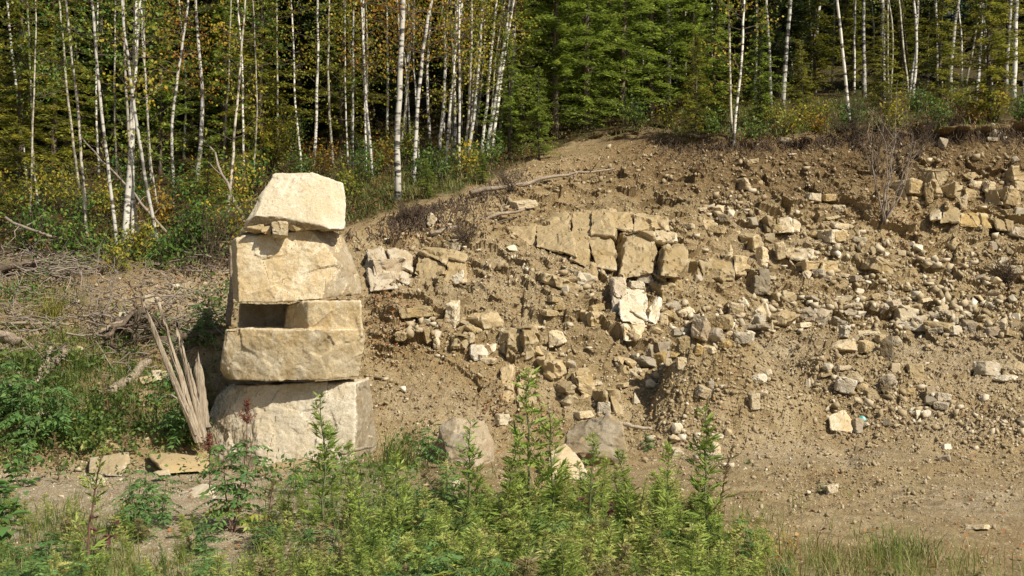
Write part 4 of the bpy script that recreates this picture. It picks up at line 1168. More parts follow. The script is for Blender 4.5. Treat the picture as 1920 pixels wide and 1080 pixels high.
def wob(p0, p1, n, amp, rr, sag=0.0):
    t = np.linspace(0, 1, n)[:, None]
    p = p0 * (1 - t) + p1 * t
    j = np.cumsum(rr.normal(size=(n, 3)), 0); j -= t * j[-1]
    p = p + amp * j / math.sqrt(n)
    p[:, 2] -= sag * (t[:, 0] * (1 - t[:, 0])) * 4
    return p


def spike(mb, p0, p1, w0, w1, rr, tint=0.5, flatn=.45):
    """a split splinter of a trunk: flat, sharp-edged, tapering to a torn tip"""
    n = 15
    pts = wob(p0, p1, n, 0.014, rr)
    t = np.linspace(0, 1, n)
    w = (w0 * (1 - t) + w1 * t) * (1 + .07 * rr.normal(size=n)); w[-1] *= rr.uniform(.1, .5); w[-2] *= rr.uniform(.5, .8)
    a = rr.uniform(-.5, .5)
    s_ = np.array([math.cos(a), math.sin(a), 0]); f_ = np.array([-math.sin(a), math.cos(a), 0])
    prof = np.array([[-1, -.15], [-.55, -.9], [.1, -.6], [.75, -1], [1, .1], [.3, .9], [-.6, .7]]) * (1 + .12 * rr.normal(size=(7, 2)))
    V = pts[:, None, :] + w[:, None, None] * (prof[None, :, 0:1] * s_ + flatn * prof[None, :, 1:2] * f_)
    V[-1] += rr.normal(size=(7, 3)) * np.array([.01, .01, .05]); V[-2] += rr.normal(size=(7, 3)) * np.array([.006, .006, .03])
    V = V + .07 * w0 * rr.normal(size=V.shape)
    i = np.arange(n - 1)[:, None] * 7; j = np.arange(7)[None, :]; k = (j + 1) % 7
    mb.add(V.reshape(-1, 3), np.stack([i + j, i + k, i + 7 + k, i + 7 + j], -1).reshape(-1, 4), tint)


mb = MB()
for (a, b, w0, w1, D0, D1) in (((372, 830), (270, 572), .062, .030, 15.15, 14.9), ((375, 830), (297, 568), .055, .018, 15.25, 15.05), ((380, 825), (330, 616), .055, .022, 15.3, 15.15), ((368, 830), (318, 650), .04, .015, 15.15, 15.0), ((383, 825), (348, 668), .045, .02, 15.35, 15.25), ((388, 800), (370, 676), .07, .055, 15.45, 15.4), ((376, 820), (306, 596), .03, .012, 15.2, 15.02), ((381, 820), (340, 640), .03, .01, 15.28, 15.15), ((366, 815), (300, 650), .028, .012, 15.12, 14.98), ((384, 815), (358, 700), .04, .02, 15.35, 15.3)):
    spike(mb, P(a[0], a[1], D0), P(b[0], b[1], D1), w0, w1, r)
tag(mb.build('splintered_stump', M['snag']), 'bleached splintered stump leaning beside the rock stack', 'tree stump')


def log(name, label, a, b, r0, r1, mat, off=(0.0, 0.0), lift=0.05, amp=0.06, cat='log', n=12, branches=0, group=None, Dab=None):
    pa = at_pix(*a) if Dab is None else P(a[0], a[1], Dab[0]); pb = at_pix(*b) if Dab is None else P(b[0], b[1], Dab[1])
    pa = pa + np.array([0, off[0], lift]); pb = pb + np.array([0, off[1], lift])
    mb = MB()
    pts = wob(pa, pb, n, amp, r)
    add_tube(mb, pts, np.linspace(r0, r1, n) * (1 + .08 * r.normal(size=n)), 8)
    for k in range(branches):
        i = int(r.integers(2, n - 1))
        d = unit(r.normal(size=3) + np.array([0, -0.3, 0.5])) * r.uniform(.25, .8)
        add_tube(mb, wob(pts[i], pts[i] + d, 5, .06, r), np.linspace(r1 * .6, r1 * .15, 5), 5)
    return tag(mb.build(name, M[mat], smooth=True), label, cat, group)


log('fallen_log', 'dark fallen log lying behind the splintered stump', (300, 655), (422, 628), .075, .06, 'darklog', lift=.08, branches=2)
log('fallen_log', 'short thick weathered log below the root mass', (208, 748), (284, 684), .08, .075, 'log', lift=.07)
log('fallen_log', 'long grey split log slanting at far left in grass', (34, 752), (122, 668), .06, .075, 'log', lift=.1)
log('fallen_log', 'thin pale split plank standing by the slanting grey log', (70, 740), (96, 672), .02, .035, 'snag', lift=.15)
log('fallen_log', 'pale sawn sliver lying at the far left frame edge', (8, 728), (36, 705), .03, .02, 'snag', lift=.05)
log('fallen_log', 'weathered log end poking in at the far left frame edge', (-40, 625), (34, 655), .09, .08, 'log', lift=.1)
log('fallen_log', 'thin grey pole lying level across the left bank', (-30, 620), (128, 624), .03, .02, 'log', lift=.12)
log('fallen_log', 'grey branch resting on the root mass beside the stump', (185, 652), (262, 612), .03, .022, 'log', lift=.2)
log('fallen_log', 'dark deadfall trunk at the forest edge far left', (-30, 528), (140, 488), .06, .035, 'darklog', lift=.15, branches=3)
log('fallen_log', 'lower dark deadfall trunk under another at the forest edge', (-30, 512), (95, 508), .07, .05, 'darklog', lift=.1, branches=2)
log('fallen_pole', 'grey fallen pole resting above the rock wall, twigs at its foot', (815, 452), (982, 402), .05, .03, 'log', lift=.10, branches=6, amp=.08)
log('fallen_pole', 'thinner dark pole lying below the grey fallen pole', (845, 456), (960, 418), .03, .02, 'darklog', lift=.08, branches=4)
log('fallen_pole', 'long slim fallen trunk along the upper turf edge', (880, 374), (1150, 328), .06, .022, 'log', lift=.12, branches=8, amp=.1)
log('fallen_pole', 'pale stick on the soil right of the hollow boulder', (1150, 803), (1222, 818), .03, .022, 'snag', lift=.10, cat='stick', amp=.02, Dab=(15.3, 15.2))
log('fallen_pole', 'pale stick in the grass at the right of the stack foot', (640, 856), (702, 842), .03, .02, 'snag', cat='stick', amp=.02, Dab=(14.6, 14.6))
log('fallen_pole', 'dark twig lying across the gravel under the turf edge', (1285, 262), (1372, 268), .05, .03, 'darklog', lift=.1, branches=3, cat='branch')
log('dead_pole', 'thin brown dead pole standing behind the left edge of the stack', (430, 615), (434, 470), .05, .035, 'log', cat='pole', amp=.03, Dab=(17.4, 17.5))
log('fallen_branch', 'pale forked dead branch leaning out of the forest above the stack', (455, 425), (382, 268), .035, .02, 'grey_twig', cat='branch', amp=.1, branches=4, Dab=(20.6, 22.5))
log('fallen_branch', 'long thin dead stem slanting down through the left birches', (312, 440), (150, 258), .03, .015, 'grey_twig', cat='branch', amp=.12, branches=4, Dab=(20.8, 22.5))
log('fallen_branch', 'bare dead stem lying low at the left forest edge', (10, 410), (166, 470), .03, .02, 'grey_twig', cat='branch', amp=.12, branches=4, Dab=(20.5, 20.3))

# uprooted root plate
mb = MB()
for k in range(30):
    c = at_pix(r.uniform(215, 300), r.uniform(605, 668)) + np.array([0, -.1, .1])
    d = unit(np.array([r.normal() * 1.0, r.normal() * .5, r.normal() * .7]))
    L = r.uniform(.25, .8)
    p = wob(c - d * L * .3, c + d * L, 8, .09, r)
    add_tube(mb, p, np.linspace(r.uniform(.012, .034), .004, 8), 6)
    for q in range(3):
        i = int(r.integers(2, 7)); e = unit(d + r.normal(size=3) * .7) * L * r.uniform(.2, .5)
        add_tube(mb, wob(p[i], p[i] + e, 5, .05, r), np.linspace(.011, .003, 5), 4)
for a, b, w in (((200, 655), (290, 600), .05), ((250, 640), (262, 590), .05), ((232, 618), (300, 640), .06), ((262, 632), (335, 625), .05)):
    pa, pb = at_pix(*a) + np.array([0, -.1, .15]), at_pix(*b) + np.array([0, -.2, .2])
    add_tube(mb, wob(pa, pb, 9, .14, r), np.linspace(w, w * .5, 9), 7)
tag(mb.build('root_mass', [M['darklog']], smooth=True), 'tangled grey root mass of an uprooted tree left of the stump', 'roots')

# brushwood on the left bank and roots hanging from the cut's edge: beyond counting
mb = MB()
for k in range(430):
    u, v = r.uniform(-20, 410), r.normal(590, 60)
    if r.uniform() < .3: u, v = r.uniform(-20, 160), r.normal(505, 20)
    c = at_pix(u, v)
    d = np.array([r.normal(), r.normal() * .3, r.normal() * .22]); d = unit(d) * r.uniform(.2, .9)
    add_tube(mb, wob(c + np.array([0, -.05, .06]) - d / 2, c + np.array([0, -.05, r.uniform(.04, .25)]) + d / 2, 6, .1, r), np.linspace(.012, .004, 6) * r.uniform(.6, 1.4), 4, cap=False)
tag(mb.build('brushwood', M['grey_twig']), 'grey brushwood twigs littering the left bank', 'brushwood', kind='stuff')
mb = MB()
for k in range(2600):
    u = r.choice([r.uniform(1230, 1930), r.uniform(1230, 1930), r.normal(770, 30), r.normal(860, 60), r.normal(550, 60), r.uniform(330, 470)])
    e = float(edge_v(u))
    v = e + (12 if u < 1000 else 4) + abs(r.normal()) * (16 if u > 1000 else 22)
    c = at_pix(u, v) + np.array([0, -.05, .08])
    L = r.uniform(.08, .45)
    d = np.array([r.normal() * .35, -.25 + r.normal() * .2, -1.0]); d = unit(d) * L
    add_tube(mb, wob(c, c + d, 5, .07, r), np.linspace(.012, .003, 5) * r.uniform(.5, 1.3), 4, cap=False)
tag(mb.build('hanging_roots', M['root']), 'dark fine roots hanging from the torn turf edge of the cut', 'roots', kind='stuff')


def bush_twigs(name, base, hgt, spread, n, mat, label, lean=0.0, cat='shrub', group=None, r0=.022):
    root = empty(name, base, label, cat, group)
    st, tw = MB(), MB()
    for k in range(n):
        a = r.uniform(0, 2 * math.pi)
        d = np.array([math.cos(a) * spread * r.uniform(.3, 1) + lean, math.sin(a) * spread * .6 * r.uniform(.3, 1), 1.0]); d = unit(d)
        L = hgt * r.uniform(.55, 1.1)
        p = wob(np.zeros(3), d * L, 9, .12, r)
        add_tube(st, p, np.linspace(r0, r0 * .2, 9), 5)
        for q in range(9):
            i = int(r.integers(3, 9))
            e = unit(d + r.normal(size=3) * .55) * L * r.uniform(.15, .42)
            pp = wob(p[i], p[i] + e, 5, .06, r)
            add_tube(tw, pp, np.linspace(r0 * .28, r0 * .1, 5), 4, cap=False)
            for z in range(3):
                j = int(r.integers(1, 5)); e2 = unit(e + r.normal(size=3) * .3) * r.uniform(.1, .3)
                add_tube(tw, wob(pp[j], pp[j] + e2, 3, .02, r), [r0 * .12, r0 * .09, r0 * .06], 3, cap=False)
    st.build('stem', M[mat], root, True); tw.build('twigs', M[mat], root)
    return root


bush_twigs('dead_shrub', at_pix(1655, 428) + np.array([0, 0, -.05]), 2.6, .42, 6, 'grey_twig', 'bare dead shrub with several grey stems on the right bank', lean=.12)
bush_twigs('dead_shrub', at_pix(1640, 330), 1.5, .7, 9, 'twig', 'dark leafless bush tangled against the right bank under the turf', r0=.014)
bush_twigs('dead_shrub', at_pix(1720, 300), 1.2, .8, 8, 'twig', 'brown leafless bush in the shade below the right turf edge', r0=.012)
bush_twigs('dead_shrub', at_pix(770, 418), .5, 1.1, 16, 'root', 'low dark brush clump hanging at the turf edge right of the stack', r0=.01)
bush_twigs('dead_shrub', at_pix(395, 480), .9, .9, 12, 'twig', 'brown leafless bush left of the stack at the forest edge', r0=.01)
bush_twigs('dead_shrub', at_pix(870, 462), .35, 1.3, 14, 'root', 'heap of dark twigs at the foot of the grey fallen pole', r0=.01)
bush_twigs('dead_shrub', at_pix(960, 362), .6, 1.0, 14, 'twig', 'brown brush on the turf above the fallen pole', r0=.01)
bush_twigs('dead_shrub', at_pix(1890, 540), .5, 1.2, 14, 'root', 'dark root tangle on the rubble near the right frame edge', r0=.014)
bush_twigs('dead_shrub', at_pix(1600, 275), .9, .9, 12, 'root', 'dark brush overhanging the cut edge above mid right bank', r0=.014)
bush_twigs('dead_shrub', at_pix(1800, 262), .7, 1.0, 12, 'root', 'dark brush in the hollow under the right turf edge', r0=.014)
bush_twigs('dead_shrub', at_pix(195, 610), 1.1, .5, 5, 'grey_twig', 'bare grey branch sticking up from the left root pile', r0=.014)

# turquoise scrap of plastic by a rubble block
mb = MB()
p = at_pix(1613, 792) + np.array([0, -.12, .03])
mb.add(np.array([[-.09, 0, 0], [.0, -.05, -.01], [.1, 0, .03], [.06, .02, .10], [-.05, .03, .13], [-.1, .03, .06], [0, -.02, .07]]) * .6 + p, [[0, 1, 6], [1, 2, 6], [2, 3, 6], [3, 4, 6], [4, 5, 6], [5, 0, 6]])
mb.add(np.array([[-.09, .02, 0], [.0, -.03, -.015], [.1, .02, .03], [.06, .04, .10], [-.05, .05, .13], [-.1, .05, .06], [0, 0, .07]]) * .6 + p, [[1, 0, 6], [2, 1, 6], [3, 2, 6], [4, 3, 6], [5, 4, 6], [0, 5, 6]])
tag(mb.build('plastic_scrap', M['turq']), 'crumpled turquoise plastic scrap lying by a rubble block', 'litter')

# ------------------------------------------------------------------ trees
r = np.random.default_rng(41)
BI = """
50 362 15 7 g;165 450 118 5 g;222 472 172 6 g;232 470 243 14 g;248 466 263 6 y;262 463 238 5 g;300 467 246 6 y;327 395 345 6 o;367 350 369 10 o;427 410 458 5 y;418 322 432 4 y;588 322 596 7 y;567 322 542 4 y;150 300 140 5 g;185 330 190 4 g;470 330 476 4 o;520 290 518 4 o;345 300 338 4 y
660 260 655 8 o;693 300 685 4 o;745 380 760 14 o;759 255 762 7 o;740 330 752 5 o;776 345 815 9 o;806 270 805 6 o;822 285 835 7 o;850 300 858 6 y;862 322 868 5 y;876 300 900 6 y;847 300 850 4 y;903 290 930 6 y;911 300 957 8 y;922 295 962 6 y;957 250 966 7 y;965 220 976 5 y;870 310 887 5 y;883 280 912 4 y;893 250 907 5 y;935 262 949 4 y;842 270 851 4 o;832 250 842 4 o;1000 180 994 6 g;1012 180 1013 5 g;618 240 612 4 o;560 230 566 4 o;700 225 706 4 o
1118 200 1122 5 g;1140 150 1139 5 g;1080 190 1086 4 g;1205 190 1198 4 g;1252 203 1247 12 g;1270 195 1251 4 g;1374 272 1393 5 y;1371 266 1368 4 y;1377 172 1350 6 y;1292 190 1290 4 y;1303 172 1306 5 y;1335 190 1331 5 y;1413 200 1417 6 g
1445 203 1436 8 g;1468 200 1482 10 g;1515 180 1537 9 g;1586 245 1568 6 g;1620 185 1618 9 g;1602 175 1600 4 g;1654 195 1656 11 g;1667 190 1669 4 g;1710 187 1706 7 g;1714 172 1726 5 g;1758 168 1757 5 g;1782 172 1801 9 g;1828 190 1837 7 g;1885 176 1896 9 g;1902 190 1909 11 g;1917 182 1927 7 g;1690 168 1692 4 g;1560 165 1562 4 g;1490 175 1488 4 g;1740 165 1744 4 g;1850 165 1846 4 g;1640 168 1636 4 g
"""
BZ = [(0, 210, 'at the left frame edge'), (210, 400, 'left of the rock stack'), (400, 640, 'behind the stack top'), (640, 735, 'just right of the stack'), (735, 830, 'left of the thin thicket'), (830, 885, 'in the left thin thicket'), (885, 985, 'in the right thin thicket'),
      (985, 1240, 'among bright larches'), (1240, 1430, 'beside the rightmost crest larch'), (1430, 1640, 'above mid right bank'), (1640, 1800, 'above the dead shrub'), (1800, 1990, 'at the right frame edge')]
NTH = ['leftmost', 'second', 'third from left', 'fourth from left', 'fifth from left', 'sixth from left', 'seventh from left', 'eighth from left', 'ninth from left', 'tenth from left', 'eleventh from left', 'twelfth from left', 'thirteenth from left', 'fourteenth from left', 'fifteenth from left', 'sixteenth from left', 'seventeenth from left', 'eighteenth from left'] + ['nineteenth from left', 'twentieth from left', 'next to last', 'last'] + ['far right'] * 9
birches = []
for line in BI.strip().split('\n'):
    for it in line.split(';'):
        q = it.split(); birches.append([float(x) for x in q[:4]] + [q[4]])
for k in range(44):   # slim stems between the named ones
    u = float(r.choice([r.uniform(640, 960), r.uniform(640, 960), r.uniform(20, 640), r.uniform(1290, 1910)]))
    v = float(edge_v(u)) - r.uniform(45, 150)
    birches.append([u, max(v, 165.0), u + (r.uniform(5, 45) if 800 < u < 970 else r.normal() * 14), float(r.choice([3, 4, 4, 5])), 'g' if u > 960 else str(r.choice(['y', 'o', 'g', 'y']))])
birches.sort(key=lambda b: b[0])
zc = {}
LEAF = {'o': 'leaf_orange', 'y': 'leaf_yellow', 'g': 'leaf_green'}
for u, v, ut, w, cl in birches:
    pb = at_pix(u, v)
    D = pb[1]
    pt = P(ut, 0, D + r.normal() * .25)
    dirv = (pt - pb) / (pt[2] - pb[2])
    rad = (0.43 if w < 7 else 0.38) * w / F * D
    H = float(np.clip(7 + 45 * rad + r.normal() * 1.0, 7.0, 15.5))
    n = 22
    t = np.linspace(0, 1, n)
    line = pb[None, :] + dirv[None, :] * (t * H)[:, None]
    bend = r.normal(size=2) * .08
    line[:, 0] += bend[0] * np.sin(t * math.pi * r.uniform(1.2, 2.4)) + .035 * np.cumsum(r.normal(size=n)) / 3
    line[:, 1] += bend[1] * np.sin(t * math.pi * 1.6)
    line[:, 0] -= line[0, 0] - pb[0]
    line[0, 2] -= 0.15
    rr = rad * (1 - t) ** 0.75 * (1 + 0.35 * np.exp(-t * 40)) + 0.008
    zi = [k for k, z in enumerate(BZ) if z[0] <= u < z[1]][0]
    zc[zi] = zc.get(zi, 0) + 1
    th = 'thick' if w >= 9 else ('thin' if w <= 5 else 'slender')
    ln = 'leaning right' if ut - u > 12 else ('leaning left' if ut - u < -12 else 'upright')
    root = empty('birch_tree', pb, f'{th} {ln} birch, {NTH[zc[zi]-1]} of the birches {BZ[zi][2]}', 'tree', 'white birches at the forest edge')
    mb = MB(); add_tube(mb, line - pb, rr, 9)
    cr, tw = MB(), mb
    lo = .30 if cl == 'o' else (.17 if cl == 'y' else .36)
    nb = int(22 + rad * 230)
    nl = 32 if rad > .05 else 22
    for k in range(nb):
        s = lo + (1 - lo) * r.uniform() ** (0.85 if cl != 'o' else 1.05)
        i = s * (n - 1); i0 = int(i); c = line[min(i0, n - 1)] * (1 - (i - i0)) + line[min(i0 + 1, n - 1)] * (i - i0) - pb
        a = r.uniform(0, 2 * math.pi)
        L = (0.55 + 1.3 * min(rad, .12) / .1) * (1.15 - s) * r.uniform(.6, 1.5) + .25
        d = unit(np.array([math.cos(a), math.sin(a), r.uniform(.25, .9)]))
        e = c + d * L; e[2] -= .12 * L
        pp = wob(c, e, 5, .08, r)
        add_tube(tw, pp, np.linspace(.012, .004, 5), 4, mat=1, cap=False)
        m_ = int(nl * (0.5 + L * .6))
        q = r.uniform(.25, 1.05, m_)
        pl = pp[0] + (pp[-1] - pp[0]) * q[:, None] + r.normal(size=(m_, 3)) * np.array([.17, .17, .15])
        dl = r.normal(size=(m_, 3)) * .7 + np.array([0, 0, -.7])
        leaves(cr, pl, dl, r.uniform(.06, .10, m_), r.uniform(.045, .07, m_), r, np.clip(r.normal(.5, .28) + r.normal(size=m_) * .16, 0, 1), flat=.2)
    mb.build('trunk', [M['birch' if w >= 6 or r.uniform() < .5 else 'birch_dull'], M['twig']], root, True)
    mat = LEAF[cl]
    if cl == 'o' and r.uniform() < .3: mat = 'leaf_yellow'
    if cl == 'g' and r.uniform() < .2: mat = 'leaf_yellow'
    cr.build('crown', M[mat], root)


# leafy bushes in the wood's edge
SB = [(60, 470, 1.1, 'g'), (150, 440, .9, 'g'), (110, 400, 1.3, 'y'), (200, 420, 1.0, 'y'), (290, 430, .9, 'o'), (345, 400, 1.2, 'g'), (450, 400, 1.3, 'y'), (510, 330, 2.2, 'y'), (545, 300, 1.6, 'g'), (480, 370, 1.2, 'g'), (655, 375, .8, 'y'), (690, 350, 1.1, 'g'), (720, 330, 1.2, 'o'), (665, 240, 2.6, 'g'),
      (790, 345, 1.0, 'g'), (830, 340, .9, 'g'), (870, 335, 1.0, 'y'), (915, 320, .9, 'g'), (760, 310, 1.3, 'y'), (1190, 245, .9, 'g'), (1330, 255, .6, 'g'), (1250, 240, .7, 'y'), (1445, 238, .6, 'y'), (1540, 235, .7, 'y'), (1720, 215, .8, 'g'), (1650, 205, .9, 'y'), (1800, 210, .8, 'y'), (1870, 215, .7, 'o'), (1350, 235, 1.4, 'y'), (600, 330, 1.0, 'o'), (250, 400, 1.3, 'g'), (180, 488, .6, 'g'), (255, 484, .7, 'y'), (330, 478, .8, 'g'), (385, 470, 1.0, 'g'), (428, 452, 1.0, 'y'), (120, 484, .8, 'g'), (300, 500, .5, 'g'), (225, 510, .45, 'y'), (1410, 262, .5, 'g'), (1475, 252, .6, 'y'), (1530, 250, .5, 'o'), (1590, 243, .7, 'g'), (1675, 238, .6, 'y'), (1745, 236, .7, 'g'), (1810, 232, .6, 'o'), (1860, 230, .8, 'y'), (1905, 228, .7, 'g'), (20, 420, 1.4, 'y'), (400, 375, 1.0, 'o'), (570, 350, .8, 'g')]
sc_ = {}
for u, v, H, cl in sorted(SB):
    root = empty('forest_shrub', at_pix(u, v), '', 'shrub', 'leafy shrubs in the forest edge', 0.0)
    zi = [k for k, z in enumerate(BZ) if z[0] <= u < z[1]][0]
    sc_[zi] = sc_.get(zi, 0) + 1
    root['label'] = {'g': 'green', 'y': 'yellowing', 'o': 'rusty leaved'}[cl] + (' tall' if H > 1.25 else ' low') + f' shrub, {NTH[sc_[zi]-1]} of the shrubs {BZ[zi][2]}'
    st, cr = MB(), MB()
    for k in range(int(9 + 5 * H)):
        a = r.uniform(0, 6.28); d = unit(np.array([math.cos(a) * r.uniform(.1, .75), math.sin(a) * r.uniform(.1, .75), 1.0])); L = H * r.uniform(.5, 1.1)
        pp = wob(np.zeros(3), d * L, 6, .1, r)
        add_tube(st, pp, np.linspace(.012, .003, 6), 4, cap=False)
        m_ = int(26 * L + 12)
        q = r.uniform(.3, 1.05, m_)
        leaves(cr, pp[-1] * q[:, None] + r.normal(size=(m_, 3)) * .11, r.normal(size=(m_, 3)) + np.array([0, 0, -.2]), r.uniform(.06, .11, m_), r.uniform(.035, .06, m_), r, np.clip(r.normal(.45, .25) + .15 * r.normal(size=m_), 0, 1), flat=.4)
    st.build('stems', M['twig'], root); cr.build('foliage', M[LEAF[cl]], root)


def conifer(H, R, nb, seed, lo=.06, droop=.25, tuft=.2, dens=.075, feath=.5):
    """trunk and crown meshes of one conifer: whorled boughs, each a spine set with needle sprays"""
    rr = np.random.default_rng(seed)
    tk, cr = MB(), MB()
    t = np.linspace(0, 1, 14)
    tx = np.stack([.10 * np.sin(t * 5 + seed) * t, .08 * np.cos(t * 4 + seed) * t, t * H], 1)
    add_tube(tk, tx - np.array([0, 0, .15]) * (1 - t[:, None]), H * .0105 * (1 - t) ** .9 + .012, 8)
    for k in range(nb):
        s = lo + (1 - lo) * (k + rr.uniform()) / nb
        c = np.array([np.interp(s, t, tx[:, 0]), np.interp(s, t, tx[:, 1]), s * H])
        a = k * 2.399 + rr.normal() * .5
        L = R * (1 - s) ** .75 * rr.uniform(.55, 1.15) * (1 if s > .18 else .75) + .12
        h = np.array([math.cos(a), math.sin(a), 0]); sd = np.array([-math.sin(a), math.cos(a), 0])
        m_ = max(4, int(L / dens))
        q = np.linspace(.08, 1, m_)
        up = rr.uniform(.05, .35)
        sp = c + h * (L * q)[:, None] + np.array([0, 0, 1.0]) * (L * (up * q - droop * q ** 2 * rr.uniform(.7, 1.6)))[:, None] + sd * (L * .08 * np.sin(q * 3 + k))[:, None]
        add_tube(tk, np.concatenate([c[None], sp[::max(1, m_ // 4)]]), np.linspace(.012 + .007 * L, .004, len(sp[::max(1, m_ // 4)]) + 1), 4, cap=False)
        tw = tuft * (1.05 - q * .75) * (.5 + L * .5)
        for sg in (-1, 1, 0, -1, 1):
            jit = rr.normal(size=(m_, 3)) * .03
            d = h * rr.uniform(.45, .9, m_)[:, None] + sd * (sg * rr.uniform(.6, 1.0, m_))[:, None] + rr.normal(size=(m_, 3)) * .16 + np.array([0, 0, -.12 + .35 * (sg == 0)])
            leaves(cr, sp + jit, d, tw * rr.uniform(.6, 1.3, m_), (.028 + .02 * rr.uniform(size=m_)) * (1 + feath), rr, np.clip(.30 + .42 * q + .15 * rr.normal(size=m_) + .12 * rr.normal(), 0, 1), flat=.75)
    # the leading shoot
    return tk, cr


proto = {}
for nm, args, mt in (('larch', [(9.5, 2.3, 150, 1), (8.0, 1.9, 130, 2), (5.0, 1.35, 90, 3), (10.0, 2.0, 160, 4)], ('larch', 'larch_gold')), ('spruce', [(11, 2.4, 150, 11), (9, 2.0, 130, 12), (13, 2.7, 160, 13)], ('spruce',))):
    for k, (H, R, nb, sd) in enumerate(args):
        tk, cr = conifer(H, R, nb, sd, lo=.05 if nm == 'larch' else .04, droop=.22 if nm == 'larch' else .38, tuft=.24 if nm == 'larch' else .30, feath=.25 if nm == 'larch' else .7)
        tm_ = tk.mesh('trunk', M['bark'], True)
        proto[nm, k] = (H, tm_, {mm: cr.mesh('crown', M[mm]) for mm in mt}, (tk, cr))


def plant_conifer(kind, k, mat, base, H, label, group, rz, wide=1.0):
    H0, tm_, cm, _ = proto[kind, k]
    root = empty(kind + '_tree', base, label, 'tree', group, rz)
    s = H / H0
    root.scale = (s * wide, s * wide, s)
    link('trunk', tm_, root); link('crown', cm[mat], root)
    return root


LA = [  # base u, v, height m, template, colour, label
    (1042, 262, 8.8, 0, 'larch', 'broad bright green larch at the crest right of the birch thicket'), (1100, 248, 9.6, 3, 'larch', 'tall bright green larch in the middle of the crest group'), (1168, 236, 9.0, 1, 'larch', 'green larch second from the right in the crest group'),
    (1222, 222, 9.5, 0, 'larch', 'rightmost green larch of the crest group'), (955, 300, 3.4, 2, 'larch', 'small bright larch under the thicket of thin birches'), (1010, 300, 2.4, 2, 'larch', 'lowest young larch at the turf edge below the crest group'), (1060, 215, 10.5, 1, 'larch', 'larch standing behind the crest group on its left'), (1145, 200, 10.5, 3, 'larch', 'larch standing behind the crest group at its middle'),
    (980, 240, 6.0, 1, 'larch', 'mid-sized larch between the birch thicket and the crest group'), (1300, 205, 8.0, 3, 'larch', 'larch right of the thick birch where the right bank begins'), (1340, 240, 4.5, 2, 'larch', 'young larch on the turf beside the thin twin birches'), (1425, 238, 3.2, 2, 'larch', 'young larch at the turf edge left of the right bank birches'), (1655, 228, 3.0, 2, 'larch_gold', 'young golden larch at the turf edge above the dark brush'), (1302, 262, 2.6, 2, 'larch_gold', 'stunted larch at the turf edge above the cut'),
    (1530, 185, 5.2, 2, 'larch_gold', 'yellow-green larch among birches above the right bank'), (1505, 235, 2.3, 2, 'larch_gold', 'small golden larch on the turf above the right bank'), (1600, 170, 5.5, 1, 'larch_gold', 'golden larch behind the birches right of the bank middle'), (1838, 225, 4.6, 2, 'larch_gold', 'yellowish larch on the turf edge at the right end'), (1765, 205, 4.2, 2, 'larch_gold', 'golden young larch above the bare dead shrub'), (1888, 165, 6.5, 1, 'larch_gold', 'golden larch behind the birches at the right frame edge'),
    (1690, 172, 6.2, 3, 'larch_gold', 'thin golden larch deep among the birches above the shrub'), (1455, 165, 6.5, 3, 'larch', 'green larch behind birches where the right bank begins'), (1400, 175, 7.5, 1, 'larch', 'green larch behind the sapling birches on the right bank'),
    (40, 395, 7.5, 1, 'larch_gold', 'yellow-green larch at the left frame edge'), (100, 345, 8.5, 0, 'larch_gold', 'broad yellow-green larch behind the left edge birches'), (190, 300, 8.0, 3, 'larch', 'green larch behind the left birch clump'), (-40, 450, 4.5, 2, 'larch_gold', 'small larch cut by the left frame edge'),
    (490, 330, 7.0, 1, 'larch_gold', 'dull golden larch behind the top of the rock stack'), (640, 280, 8.0, 3, 'larch_gold', 'dull golden larch right behind the stack'), (420, 300, 8.0, 0, 'larch', 'green larch behind the yellow sapling left of the stack'), (300, 330, 5.5, 2, 'larch', 'small green larch inside the left birch clump'), (880, 235, 7.5, 1, 'larch', 'green larch behind the thicket of thin birches')]
for (u, v, H, k, mat, lab) in LA:
    plant_conifer('larch', k, mat, at_pix(u, v), H, lab, 'larches at the forest edge', r.uniform(0, 6.28))
for (u, v, H, lab) in ((392, 432, 1.9, 'small bright spruce bush left of the rock stack'), (800, 372, .9, 'tiny green spruce at the turf edge by the thick birch'), (905, 345, .8, 'tiny spruce seedling beside the fallen trunk on the turf')):
    plant_conifer('larch', 2, 'larch', at_pix(u, v), H, lab, 'young conifers at the turf edge', r.uniform(0, 6.28), 1.5)
for (u, v, H, lab) in ((125, 295, 12, 'dark spruce with a thick grey trunk at the far left'), (255, 290, 11, 'dark spruce behind the left birch clump'), (560, 270, 12, 'dark spruce behind the top of the stack'), (1350, 165, 12, 'dark spruce behind the right bank larches')):
    plant_conifer('spruce', int(r.integers(3)), 'spruce', at_pix(u, v), H, lab, 'dark spruces near the forest edge', r.uniform(0, 6.28))
# the dark wood behind: trees one can just make out
cnt = 0
for k in range(400):
    D = 38 + 40 * r.uniform() ** 1.1
    x = r.uniform(-.56, .56) * D
    u = 960 + x / D * F
    z = ground(x, D)
    v = 540 + (CZ - z) / D * F
    if v > edge_v(u) - 70: continue
    plant_conifer('spruce', int(r.integers(3)), 'spruce', np.array([x, D, z - .1]), r.uniform(8, 14), 'dark spruce deep in the wood behind the birches', 'dark spruces deep in the wood', r.uniform(0, 6.28), r.uniform(.8, 1.15))
    cnt += 1
    if cnt >= 105: break
